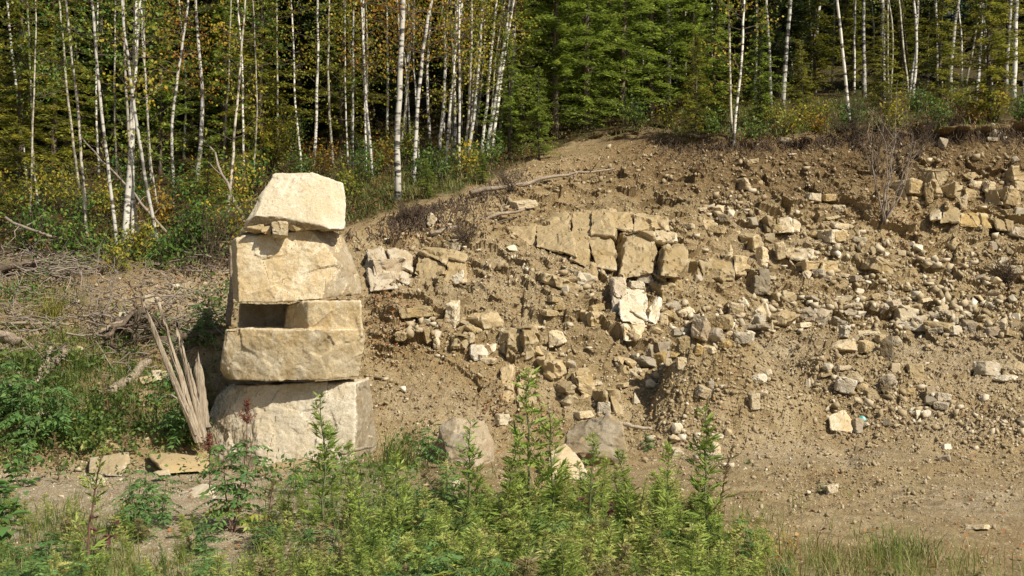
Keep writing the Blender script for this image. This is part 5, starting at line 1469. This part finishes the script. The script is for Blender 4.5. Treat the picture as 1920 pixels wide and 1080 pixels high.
# and the rest of the wood, one dark mass
mb = MB()
tk, cr = conifer(12, 2.7, 80, 77, lo=.03, droop=.35, tuft=.5, dens=.17, feath=2.2)
T1 = cr.arrays(); T2 = tk.arrays()
offs, ms = [], []
for k in range(230):
    D = 62 + 60 * r.uniform()
    x = r.uniform(-.72, .72) * D
    s = r.uniform(.8, 1.3)
    offs.append(np.array([x, D, ground(x, D) - .2])); ms.append(rotz(r.uniform(0, 6.28)) * s)
merge(mb, T1, ms, offs, r.normal(size=len(offs)) * .1)
tag(mb.build('forest', M['spruce']), 'far dark conifer forest closing the view', 'forest', kind='stuff')

# forest floor: low shrubs, grass, fallen leaves
def floor_dens(u, v):
    e = edge_v(u)
    return np.clip((1 - sstep(-10, 6, v - e)) * sstep(150, 190, v) * (.25 + .75 * (vnoise(np.stack([u / 60, v / 40, u * 0], 1), 50) > -.1)), 0, 1)


pts = grid_pts(3400, r, floor_dens)
mb = MB()
for p in pts:
    m_ = int(r.integers(10, 26))
    s = r.uniform(.12, .4)
    q = p[:3] + r.normal(size=(m_, 3)) * np.array([s, s, s * .5]) * .7 + np.array([0, 0, s * .5])
    leaves(mb, q, r.normal(size=(m_, 3)) + np.array([0, 0, .6]), r.uniform(.05, .11, m_), r.uniform(.02, .05, m_), r, np.clip(r.normal(.58, .26) + .12 * r.normal(size=m_), 0, 1), flat=.4)
tag(mb.build('undergrowth', M['under']), 'low bilberry and dry leafy undergrowth on the forest floor', 'undergrowth', kind='stuff')
pts = grid_pts(2300, r, lambda u, v: np.clip((1 - sstep(-8, 10, v - edge_v(u))) * sstep(150, 200, v) * (.10 + zone(u, v, [(1500, 215, 180, 26, 1), (820, 340, 120, 40, .8), (690, 330, 60, 70, .8), (1420, 240, 100, 20, 1)])), 0, 1))
mb = MB()
for p in pts:
    m_ = 9
    q = p[:3] + r.normal(size=(m_, 3)) * np.array([.12, .12, 0])
    blades(mb, q, r.uniform(0, 6.28, m_), r.uniform(.10, .28, m_), np.full(m_, .012), r.uniform(.3, 1.0, m_), r, np.clip(r.normal(.68, .25) + .1 * r.normal(size=m_), 0, 1))
tag(mb.build('forest_grass', M['grass']), 'thin green and straw grass growing under the birches', 'grass', kind='stuff')


def litter_dens(u, v):
    e = edge_v(u)
    s = .5 * (1 - sstep(-12, 4, v - e)) * sstep(150, 190, v) + zone(u, v, [(1000, 300, 130, 40, .9), (1700, 225, 230, 22, .9), (722, 595, 36, 55, 1.6), (1660, 390, 90, 40, .55), (1720, 450, 60, 30, .6), (880, 400, 130, 40, .5), (760, 445, 70, 25, .6), (1560, 395, 70, 30, .4), (330, 560, 120, 50, .35), (1030, 540, 160, 40, .14), (950, 760, 60, 40, .3), (1300, 270, 90, 25, .6), (1500, 255, 140, 14, .7)]) + .025
    return np.clip(s, 0, 1)


pts = grid_pts(14500, r, litter_dens)
mb = MB()
n = len(pts)
az = r.uniform(0, 6.28, n)
leaves(mb, pts[:, :3] + np.array([0, -.02, .025]), np.stack([np.cos(az), np.sin(az) , .35 * r.normal(size=n) + .3 * np.sin(az)], 1), r.uniform(.035, .075, n), r.uniform(.025, .05, n), r, np.clip(r.normal(.5, .25, n), 0, 1), flat=.7)
tag(mb.build('fallen_leaves', M['litter']), 'rust and tan fallen leaves scattered on turf and slope', 'leaf litter', kind='stuff')

# ------------------------------------------------------------------ weeds, shrubs and grass in front
r = np.random.default_rng(61)


def mugwort(seed, H=1.0, bushy=1.0, panicle=True, tint=.5):
    """(stem, foliage): a stem with side shoots and deeply cut leaves"""
    rr = np.random.default_rng(seed)
    st, fo = MB(), MB()
    n = 12
    t = np.linspace(0, 1, n)
    b = rr.normal(size=2) * .07
    line = np.stack([b[0] * t ** 2 * H, b[1] * t ** 2 * H, t * H], 1) + np.cumsum(rr.normal(size=(n, 3)), 0) * .006
    add_tube(st, line, .0075 * (1 - t) ** .6 + .0018, 5, cap=False)

    def leaf(c, d, L, tn):
        d = unit(d)
        side = unit(np.cross(d, [0, 0, 1.0])); k = 7
        f = np.array([0, .25, .25, .5, .5, .75, .75]); sg = np.array([0, 1, -1, 1, -1, 1, -1.0])
        pos = c + d * (f * L)[:, None]
        dd = d + side * (sg * rr.uniform(.5, .95, k))[:, None] + rr.normal(size=(k, 3)) * .12
        LL = L * np.array([1.0, .55, .55, .5, .5, .38, .38]) * rr.uniform(.8, 1.2, k)
        pos[0] = c + d * L * .2
        leaves(fo, pos, dd, LL * 1.2, LL * .165 + .003, rr, np.clip(tn + .10 * rr.normal(size=k), 0, 1), flat=.35)

    nl = int(24 * bushy)
    for k in range(nl):
        s = .05 + .93 * (k + rr.uniform()) / nl
        c = np.array([np.interp(s, t, line[:, j]) for j in range(3)])
        a = k * 2.399 + rr.normal() * .4
        L = H * .112 * (1.2 - .75 * s) * rr.uniform(.75, 1.25) + .02
        leaf(c, np.array([math.cos(a), math.sin(a), rr.uniform(.1, .7)]), L, tint + .25 * (s - .5))
        if s > .18 and rr.uniform() < .62 * bushy:
            Ls = H * .26 * (1.05 - s) * rr.uniform(.5, 1.2) + .03
            d = unit(np.array([math.cos(a), math.sin(a), rr.uniform(.9, 1.9)]))
            e = c + d * Ls
            add_tube(st, np.stack([c, (c + e) / 2 + np.array([0, 0, -.01]), e]), [.003, .0022, .001], 4, cap=False)
            for q in range(int(5 + 16 * Ls)):
                s2 = rr.uniform(.15, 1); a2 = rr.uniform(0, 6.28)
                leaf(c + (e - c) * s2, np.array([math.cos(a2), math.sin(a2), rr.uniform(.3, 1.2)]), L * rr.uniform(.45, .85), tint + .15 * rr.normal() * .5 + .1)
    if panicle:
        for k in range(26):
            s = rr.uniform(.68, 1); c = np.array([np.interp(s, t, line[:, j]) for j in range(3)])
            a = rr.uniform(0, 6.28); d = unit(np.array([math.cos(a), math.sin(a), 1.7])); L = H * .13 * (1.12 - s) + .015
            add_tube(st, np.stack([c, c + d * L]), [.0016, .0008], 3, cap=False)
            m_ = 9
            q = c + d * (L * rr.uniform(.2, 1, m_))[:, None]
            leaves(fo, q, rr.normal(size=(m_, 3)) + d, .013, .008, rr, np.clip(.85 + .12 * rr.normal(size=m_), 0, 1))
    return st, fo


def fleabane(seed, H=.9, tint=.6):
    """upright stem closely set with narrow leaves"""
    rr = np.random.default_rng(seed)
    st, fo = MB(), MB()
    t = np.linspace(0, 1, 9)
    b = rr.normal(size=2) * .06
    line = np.stack([b[0] * t ** 2, b[1] * t ** 2, t * H], 1)
    add_tube(st, line, .006 * (1 - t) ** .5 + .0015, 5, cap=False)
    for k in range(3):
        m_ = 55
        s = rr.uniform(.06, 1, m_)
        c = np.stack([np.interp(s, t, line[:, j]) for j in range(3)], 1)
        a = rr.uniform(0, 6.28, m_)
        L = (.13 * (1.1 - .75 * s)) * rr.uniform(.7, 1.25, m_)
        leaves(fo, c, np.stack([np.cos(a), np.sin(a), rr.uniform(.3, 1.1, m_)], 1), L, L * .13 + .004, rr, np.clip(tint + .2 * (s - .5) + .1 * rr.normal(size=m_), 0, 1), flat=.75)
    return st, fo


def pinnate(seed, H=1.0, n=15, tint=.45, yellow=0.0):
    """shrub of long compound leaves with paired leaflets"""
    rr = np.random.default_rng(seed)
    st, fo = MB(), MB()
    for k in range(3):
        a = rr.uniform(0, 6.28)
        p = wob(np.zeros(3), np.array([math.cos(a) * .16 * H, math.sin(a) * .16 * H, H * rr.uniform(.75, 1)]), 8, .03, rr)
        add_tube(st, p, np.linspace(.011, .004, 8), 5, cap=False)
        for j in range(n):
            s = .12 + .88 * (j + rr.uniform()) / n
            i = s * 7; i0 = min(int(i), 6); c = p[i0] * (1 - i + i0) + p[i0 + 1] * (i - i0)
            b = j * 2.4 + rr.normal() * .5
            L = rr.uniform(.24, .36) * (1.15 - .4 * s)
            h = np.array([math.cos(b), math.sin(b), 0]); sd = np.array([-math.sin(b), math.cos(b), 0])
            q = np.linspace(.18, 1, 8)
            rise = rr.uniform(.2, .7)
            rc = c + h * (L * q)[:, None] + np.array([0, 0, 1.0]) * (L * (rise * q - .65 * q ** 2))[:, None]
            add_tube(st, np.concatenate([c[None], rc]), np.linspace(.0028, .001, 9), 3, cap=False)
            tn = tint + .1 * rr.normal() + (yellow if s < .35 else 0)
            for sg in (-1, 1):
                LL = L * .34 * (1 - .45 * np.abs(q - .45)) * rr.uniform(.85, 1.15, 8)
                leaves(fo, rc, h * .4 + sd * sg + rr.normal(size=(8, 3)) * .14 + np.array([0, 0, -.45]), LL, LL * .34, rr, np.clip(tn + .06 * rr.normal(size=8), 0, 1), flat=.5)
            leaves(fo, rc[-1:], h + np.array([0, 0, -.4]), L * .3, L * .09, rr, min(max(tn, 0), 1), flat=.9)
    return st, fo


def broadleaf(seed, H=.6, n=34, tint=.5, size=.12):
    rr = np.random.default_rng(seed)
    st, fo = MB(), MB()
    for k in range(5):
        a = rr.uniform(0, 6.28)
        p = wob(np.zeros(3), np.array([math.cos(a) * .3 * H, math.sin(a) * .3 * H, H * rr.uniform(.6, 1)]), 6, .03, rr)
        add_tube(st, p, np.linspace(.006, .002, 6), 4, cap=False)
        for j in range(n // 5):
            c = p[int(rr.integers(1, 6))] + rr.normal(size=3) * .02
            b = rr.uniform(0, 6.28)
            h = np.array([math.cos(b), math.sin(b), rr.uniform(-.2, .3)]); sd = np.array([-math.sin(b), math.cos(b), 0]); L = size * rr.uniform(.7, 1.3)
            c = c + h * .04
            V = np.array([c, c + h * L * .3 + sd * L * .3 + [0, 0, .02], c + h * L * .65 + sd * L * .26 + [0, 0, .01], c + h * L + [0, 0, -.03], c + h * L * .65 - sd * L * .26 + [0, 0, .01], c + h * L * .3 - sd * L * .3 + [0, 0, .02], c + h * L * .4 - [0, 0, .008]])
            fo.add(V, [[0, 1, 2, 6], [6, 2, 3, 4], [0, 6, 4, 5]], float(np.clip(tint + .14 * rr.normal(), 0, 1)))
    return st, fo


def tuft(seed, H=.4, n=60, tint=.5, spread=.1, lean=(.3, 1.0)):
    rr = np.random.default_rng(seed)
    fo = MB()
    a = rr.uniform(0, 6.28, n)
    p = np.stack([rr.normal(size=n) * spread, rr.normal(size=n) * spread, np.zeros(n)], 1)
    blades(fo, p, a, H * rr.uniform(.5, 1.15, n), np.full(n, .0095), rr.uniform(*lean, n), rr, np.clip(tint + .18 * rr.normal(size=n), 0, 1))
    return fo


TPL = {}
for k in range(5): TPL['mug', k] = mugwort(200 + k, 1.0, [1, .8, 1.2, .9, 1.1][k], k % 2 == 0, [.45, .55, .5, .35, .62][k])
for k in range(3): TPL['flea', k] = fleabane(220 + k, .9, [.55, .68, .8][k])
for k in range(2): TPL['pin', k] = pinnate(230 + k, .8, 11, .42)
TPL['dry', 0] = mugwort(241, .8, .55, True, .6)


def weed_mat(kind):
    return {'mug': ('stem', 'weed'), 'flea': ('stem', 'weed'), 'pin': ('redstem', 'broad'), 'dry': ('redstem', 'weed_dry')}[kind]


MESH = {}


def single(name, kind, k, base, H, label, cat, group=None, rz=None, mats=None, sx=1.0):
    st, fo = TPL[kind, k]
    sm, fm = mats or weed_mat(kind)
    key = (kind, k, sm, fm)
    if key not in MESH:
        MESH[key] = (st.mesh('stem', M[sm]), fo.mesh('foliage', M[fm]))
    root = empty(name, base, label, cat, group, r.uniform(0, 6.28) if rz is None else rz)
    root.scale = (H * sx, H * sx, H)
    link('stem', MESH[key][0], root); link('foliage', MESH[key][1], root)
    return root


def base_at(u, v):
    """ground point seen at a pixel (v may lie below the frame)"""
    return at_pix(u, v) + np.array([0, 0, -.01])


# plants one can point at
st, fo = pinnate(301, 1.05, 16, .42, .45); TPL['big', 0] = (st, fo)
root = empty('flowering_shrub', base_at(440, 1000), 'green compound-leaved shrub with red flower heads before the stack', 'shrub')
st.build('stem', M['redstem'], root); fo.build('foliage', M['broad'], root)


def panicle(root, top, H, W, seed):
    rr = np.random.default_rng(seed)
    st, fo = MB(), MB()
    base = top - np.array([0, 0, H + .35])
    add_tube(st, np.stack([base, (base + top) / 2, top]), [.006, .004, .002], 5, cap=False)
    for k in range(26):
        s = rr.uniform(0, 1) ** 1.2; c = top - np.array([0, 0, H * (1 - s)])
        a = rr.uniform(0, 6.28); d = unit(np.array([math.cos(a), math.sin(a), rr.uniform(.5, 1.4)])); L = W * (1.15 - s) * rr.uniform(.5, 1)
        add_tube(st, np.stack([c, c + d * L]), [.0025, .001], 3, cap=False)
        m_ = 26
        q = c + d * (L * rr.uniform(.15, 1, m_))[:, None] + rr.normal(size=(m_, 3)) * .008
        leaves(fo, q, rr.normal(size=(m_, 3)), .017, .012, rr, np.clip(rr.normal(.5, .25, m_), 0, 1))
    o = fo.build('flower_head', M['panicle'], root)
    st.build('stalk', M['redstem'], o)


b0 = np.array(root.location)
panicle(root, P(463, 752, b0[1] - .05) - b0, .22, .13, 5)
panicle(root, P(393, 815, b0[1] + .05) - b0, .20, .15, 6)
for (u, v, k, H, lab) in ((985, 1010, 0, 1.62, 'tallest bright green mugwort in front of the rock ribs'), (1040, 1010, 1, 1.3, 'tall mugwort just right of the tallest one'), (605, 1010, 3, 1.38, 'tall thin mugwort standing before the stack base'), (655, 990, 4, .85, 'shorter mugwort right of the thin one before the stack'),
                          (880, 1015, 3, 1.15, 'dark green mugwort in front of the leaning grey boulder'), (945, 1020, 2, 1.0, 'bushy mugwort left of the tallest one'), (1110, 1020, 0, 1.05, 'mugwort in front of the hollow boulder'), (1325, 1040, 3, 1.32, 'tall dark mugwort at the right end of the weeds'),
                          (1255, 1050, 4, 1.0, 'bright mugwort left of the tall dark one at the right end'), (1180, 1040, 2, .95, 'bushy mugwort right of the hollow boulder'), (745, 1060, 4, .95, 'yellow-green mugwort beside the dark grey foreground stone'), (685, 1075, 1, .8, 'light green mugwort in the foreground below the stack')):
    single('mugwort_plant', 'mug', k, base_at(u, v), H, lab, 'weed', 'single tall mugworts')
single('dry_weed', 'dry', 0, base_at(165, 1085), 1.3, 'tall purple-brown dry weed in the left foreground', 'weed', mats=('redstem', 'weed'))
single('dry_weed', 'dry', 0, base_at(235, 862), .95, 'straw coloured dry weed left of the long flat slab', 'weed')
single('dry_weed', 'dry', 0, base_at(112, 905), .8, 'straw dry weed left of the pale flat boulder', 'weed', rz=2.0)
single('dry_weed', 'dry', 0, base_at(205, 800), .95, 'tallest straw dry weed on the left bank below the logs', 'weed', rz=1.0)
single('dry_weed', 'dry', 0, base_at(1348, 1010), 1.1, 'brown bare-stemmed weed by the cobbles right of the weeds', 'weed', rz=4.0)
single('dry_weed', 'dry', 0, base_at(500, 1030), .8, 'straw weed between the flowering shrub and the mugworts', 'weed', rz=3.3)
for (u, v, k, H, lab) in ((255, 1000, 0, .62, 'low green shrub on gravel left of the flowering shrub'), (300, 985, 1, .5, 'small green shrub just left of the gravel gap'), (340, 845, 0, .85, 'green shrub growing at the foot of the splintered stump'), (60, 850, 1, 1.0, 'dark green shrub on the left bank near the frame edge'), (20, 800, 0, .9, 'dark green shrub cut by the left frame edge'),
                          (120, 830, 1, .8, 'green shrub between the pale flat boulder and the bank'), (385, 640, 1, .6, 'sapling with broad leaves behind the fallen log'), (800, 880, 0, .55, 'leafy shrub against the leaning grey boulder'), (560, 930, 1, .45, 'small leafy shrub at the foot of the stack'), (1215, 845, 1, .25, 'sprig of green on the spoil heap foot'), (330, 740, 0, .55, 'green shrub behind the splintered stump')):
    single('leafy_shrub', 'pin', k, base_at(u, v), H / .8, lab, 'shrub', 'leafy shrubs around the stack', mats=('stem', 'broad'))
for (u, v, sd, H, n_, sz, lab) in ((10, 985, 1, .55, 40, .17, 'broad-leaved plant at the left frame edge above the gravel'), (40, 915, 2, .6, 50, .13, 'broad-leaved bush behind the frame edge plant'), (-10, 1040, 3, .4, 30, .18, 'low broad-leaved plant at the bottom left'), (290, 765, 4, .4, 30, .09, 'broad-leaved seedling on the bank by the short log')):
    root = empty('broad_leaved_plant', base_at(u, v), lab, 'plant', 'broad-leaved plants')
    st, fo = broadleaf(400 + sd, H, n_, .5, sz)
    st.build('stem', M['stem'], root); fo.build('foliage', M['broad'], root)
for (u, v, sd, H, n_, tn, mt, lab) in ((98, 600, 1, .55, 160, .45, 'gold_grass', 'yellow-green hanging grass tuft at the left forest edge'), (745, 878, 2, .62, 150, .45, 'grass', 'lush green grass tuft right of the stack foot'), (1455, 1045, 3, .4, 40, .85, 'gold_grass', 'golden grass tuft at the right end of the weeds'), (1690, 1045, 4, .3, 90, .4, 'grass', 'dark green grass tuft in the bottom right ground'),
                                   (50, 690, 5, .4, 120, .5, 'grass', 'green grass tuft on the left bank under the slanting log'), (150, 690, 6, .38, 120, .5, 'grass', 'green grass tuft between the left logs'), (120, 640, 7, .35, 90, .6, 'grass', 'thin grass tuft behind the left logs'), (1545, 925, 8, .14, 20, .5, 'grass', 'tiny green sprout on the bare right ground'), (1400, 870, 9, .1, 14, .4, 'grass', 'tiny sprout on soil right of the cobbles')):
    ob = tuft(500 + sd, H, n_, tn, .13 if H > .2 else .03).build('grass_tuft', M[mt])
    ob.location = base_at(u, v)
    tag(ob, lab, 'grass tuft', 'single grass tufts')
for (u, v, sd, lab) in ((190, 1050, 1, 'purple-leaved plant in the left foreground'), (1105, 995, 2, 'purple leaves among the weeds below the hollow boulder'), (1165, 1015, 3, 'reddish leaves among the weeds right of the purple ones')):
    root = empty('purple_plant', base_at(u, v), lab, 'plant', 'purple plants')
    st, fo = broadleaf(600 + sd, .42, 22, .5, .10)
    st.build('stem', M['redstem'], root); fo.build('foliage', M['purple'], root)

# the tangle of weeds itself: beyond counting
mb_s, mb_f = MB(), MB()


def weed_dens(u, v):
    top = np.interp(u, [-60, 60, 330, 480, 560, 700, 820, 900, 1000, 1150, 1300, 1390, 1460, 1600, 2000], [930, 960, 1000, 985, 955, 950, 930, 940, 945, 940, 960, 1000, 1035, 1075, 1120])
    base = np.interp(u, [-60, 60, 330, 440, 520, 620, 820, 1000, 1200, 1360, 1440, 1600, 1980], [.30, .28, .22, .08, .5, .6, .75, 1, 1, .9, .35, .12, .04])
    return base * sstep(-10, 25, v - top)


pts = grid_pts(680, r, weed_dens)
keys = [('pin', 0), ('pin', 1), ('mug', 0), ('mug', 1), ('mug', 2), ('mug', 3), ('mug', 4), ('flea', 0), ('flea', 1), ('flea', 2)]
for ky in keys:
    sel = [p for p in pts if r.uniform() < 2]
groups = {ky: ([], [], []) for ky in keys}
for p in pts:
    ky = keys[int(r.choice(10, p=[.10, .08, .10, .10, .10, .09, .11, .12, .11, .09] if p[3] < 860 else [.03, .03, .12, .12, .12, .12, .12, .12, .12, .10]))]
    hmax = np.interp(p[3], [-60, 330, 480, 700, 820, 950, 1150, 1320, 1400, 1500, 2000], [.36, .33, .33, .46, .50, .52, .50, .47, .35, .22, .15])
    H = hmax * r.uniform(.6, 1.15)
    g_ = groups[ky]
    tl = np.array(Euler((r.normal() * .22, r.normal() * .22, r.uniform(0, 6.28))).to_matrix())
    g_[0].append(tl @ np.diag([H * r.uniform(1.1, 2.0)] * 2 + [H])); g_[1].append(p[:3]); g_[2].append(r.normal() * .22 + .12)
for ky in keys:
    st, fo = TPL[ky]
    if groups[ky][0]:
        nd = int(len(groups[ky][0]) * .08)
        A = fo.arrays()
        merge(mb_f, (A[0], A[1], A[2], A[3], A[4] + 2), groups[ky][0][:nd], groups[ky][1][:nd], groups[ky][2][:nd])
        if ky[0] == 'pin': A = (A[0], A[1], A[2], A[3], A[4] + 3)
        merge(mb_f, A, groups[ky][0][nd:], groups[ky][1][nd:], groups[ky][2][nd:])
        A = st.arrays(); merge(mb_s, (A[0], A[1], A[2], A[3], A[4] + 1), groups[ky][0], groups[ky][1])
for src in (mb_s,):
    off = mb_f.n
    mb_f.V += src.V; mb_f.Q += [q + off for q in src.Q]; mb_f.T += [t + off for t in src.T]
    mb_f.tq += src.tq; mb_f.tt += src.tt; mb_f.mq += src.mq; mb_f.mt += src.mt; mb_f.n += src.n
tag(mb_f.build('weeds', [M['weed'], M['stem'], M['weed_dry'], M['broad']]), 'dense tangle of green mugwort weeds across the foreground', 'weeds', kind='stuff')


def grass_dens(u, v):
    s = .32 * sstep(1030, 1100, v) * (1 - .6 * sstep(1430, 1560, u)) * (.4 + .6 * (vnoise(np.stack([u / 45, v / 30, u * 0], 1), 9) > 0)) + zone(u, v, [(120, 690, 150, 50, .9), (180, 770, 160, 60, .8), (740, 880, 60, 30, .5), (620, 940, 140, 40, .3), (1640, 1060, 130, 30, .35), (60, 560, 80, 40, .4), (1000, 1000, 350, 60, .3), (120, 1010, 130, 50, .35), (350, 800, 60, 40, .3)])
    return np.clip(s * np.where((u > 270) & (u < 470) & (v > 900) & (v < 1060), .12, 1), 0, 1)


pts = grid_pts(3300, r, grass_dens)
mb = MB()
for p in pts:
    m_ = int(r.integers(5, 12))
    q = p[:3] + r.normal(size=(m_, 3)) * np.array([.06, .06, 0])
    dry = .82 if (p[4] > 1030 and r.uniform() < (.85 if p[3] > 1420 else .5)) or r.uniform() < .2 else .5
    blades(mb, q, r.uniform(0, 6.28, m_), r.uniform(.08, .30, m_), r.uniform(.004, .008, m_), r.uniform(.2, 1.0, m_), r, np.clip(dry + .15 * r.normal(size=m_), 0, 1))
tag(mb.build('grass', M['grass']), 'loose green and straw grass in the foreground and on the left bank', 'grass', kind='stuff')

# leafy ground cover on the left bank
pts = grid_pts(460, r, lambda u, v: np.clip(zone(u, v, [(80, 800, 110, 70, .9), (240, 810, 120, 50, .6), (360, 780, 40, 60, .5), (60, 690, 90, 50, .35), (430, 850, 40, 30, .3), (760, 870, 70, 30, .4), (30, 560, 60, 40, .4), (300, 488, 130, 22, .7), (410, 560, 30, 60, .5), (300, 640, 110, 40, .35), (600, 905, 130, 25, .3)]), 0, 1))
mb = MB()
for p in pts:
    m_ = int(r.integers(14, 30)); s = r.uniform(.12, .3)
    q = p[:3] + r.normal(size=(m_, 3)) * np.array([s, s, s * .5]) * .6 + np.array([0, 0, s * .7])
    leaves(mb, q, r.normal(size=(m_, 3)) + np.array([0, -.2, .2]), r.uniform(.05, .11, m_), r.uniform(.025, .05, m_), r, np.clip(r.normal(.45, .22) + .12 * r.normal(size=m_), 0, 1), flat=.5)
tag(mb.build('undergrowth', M['broad2']), 'green leafy ground cover on the left bank', 'undergrowth', kind='stuff')
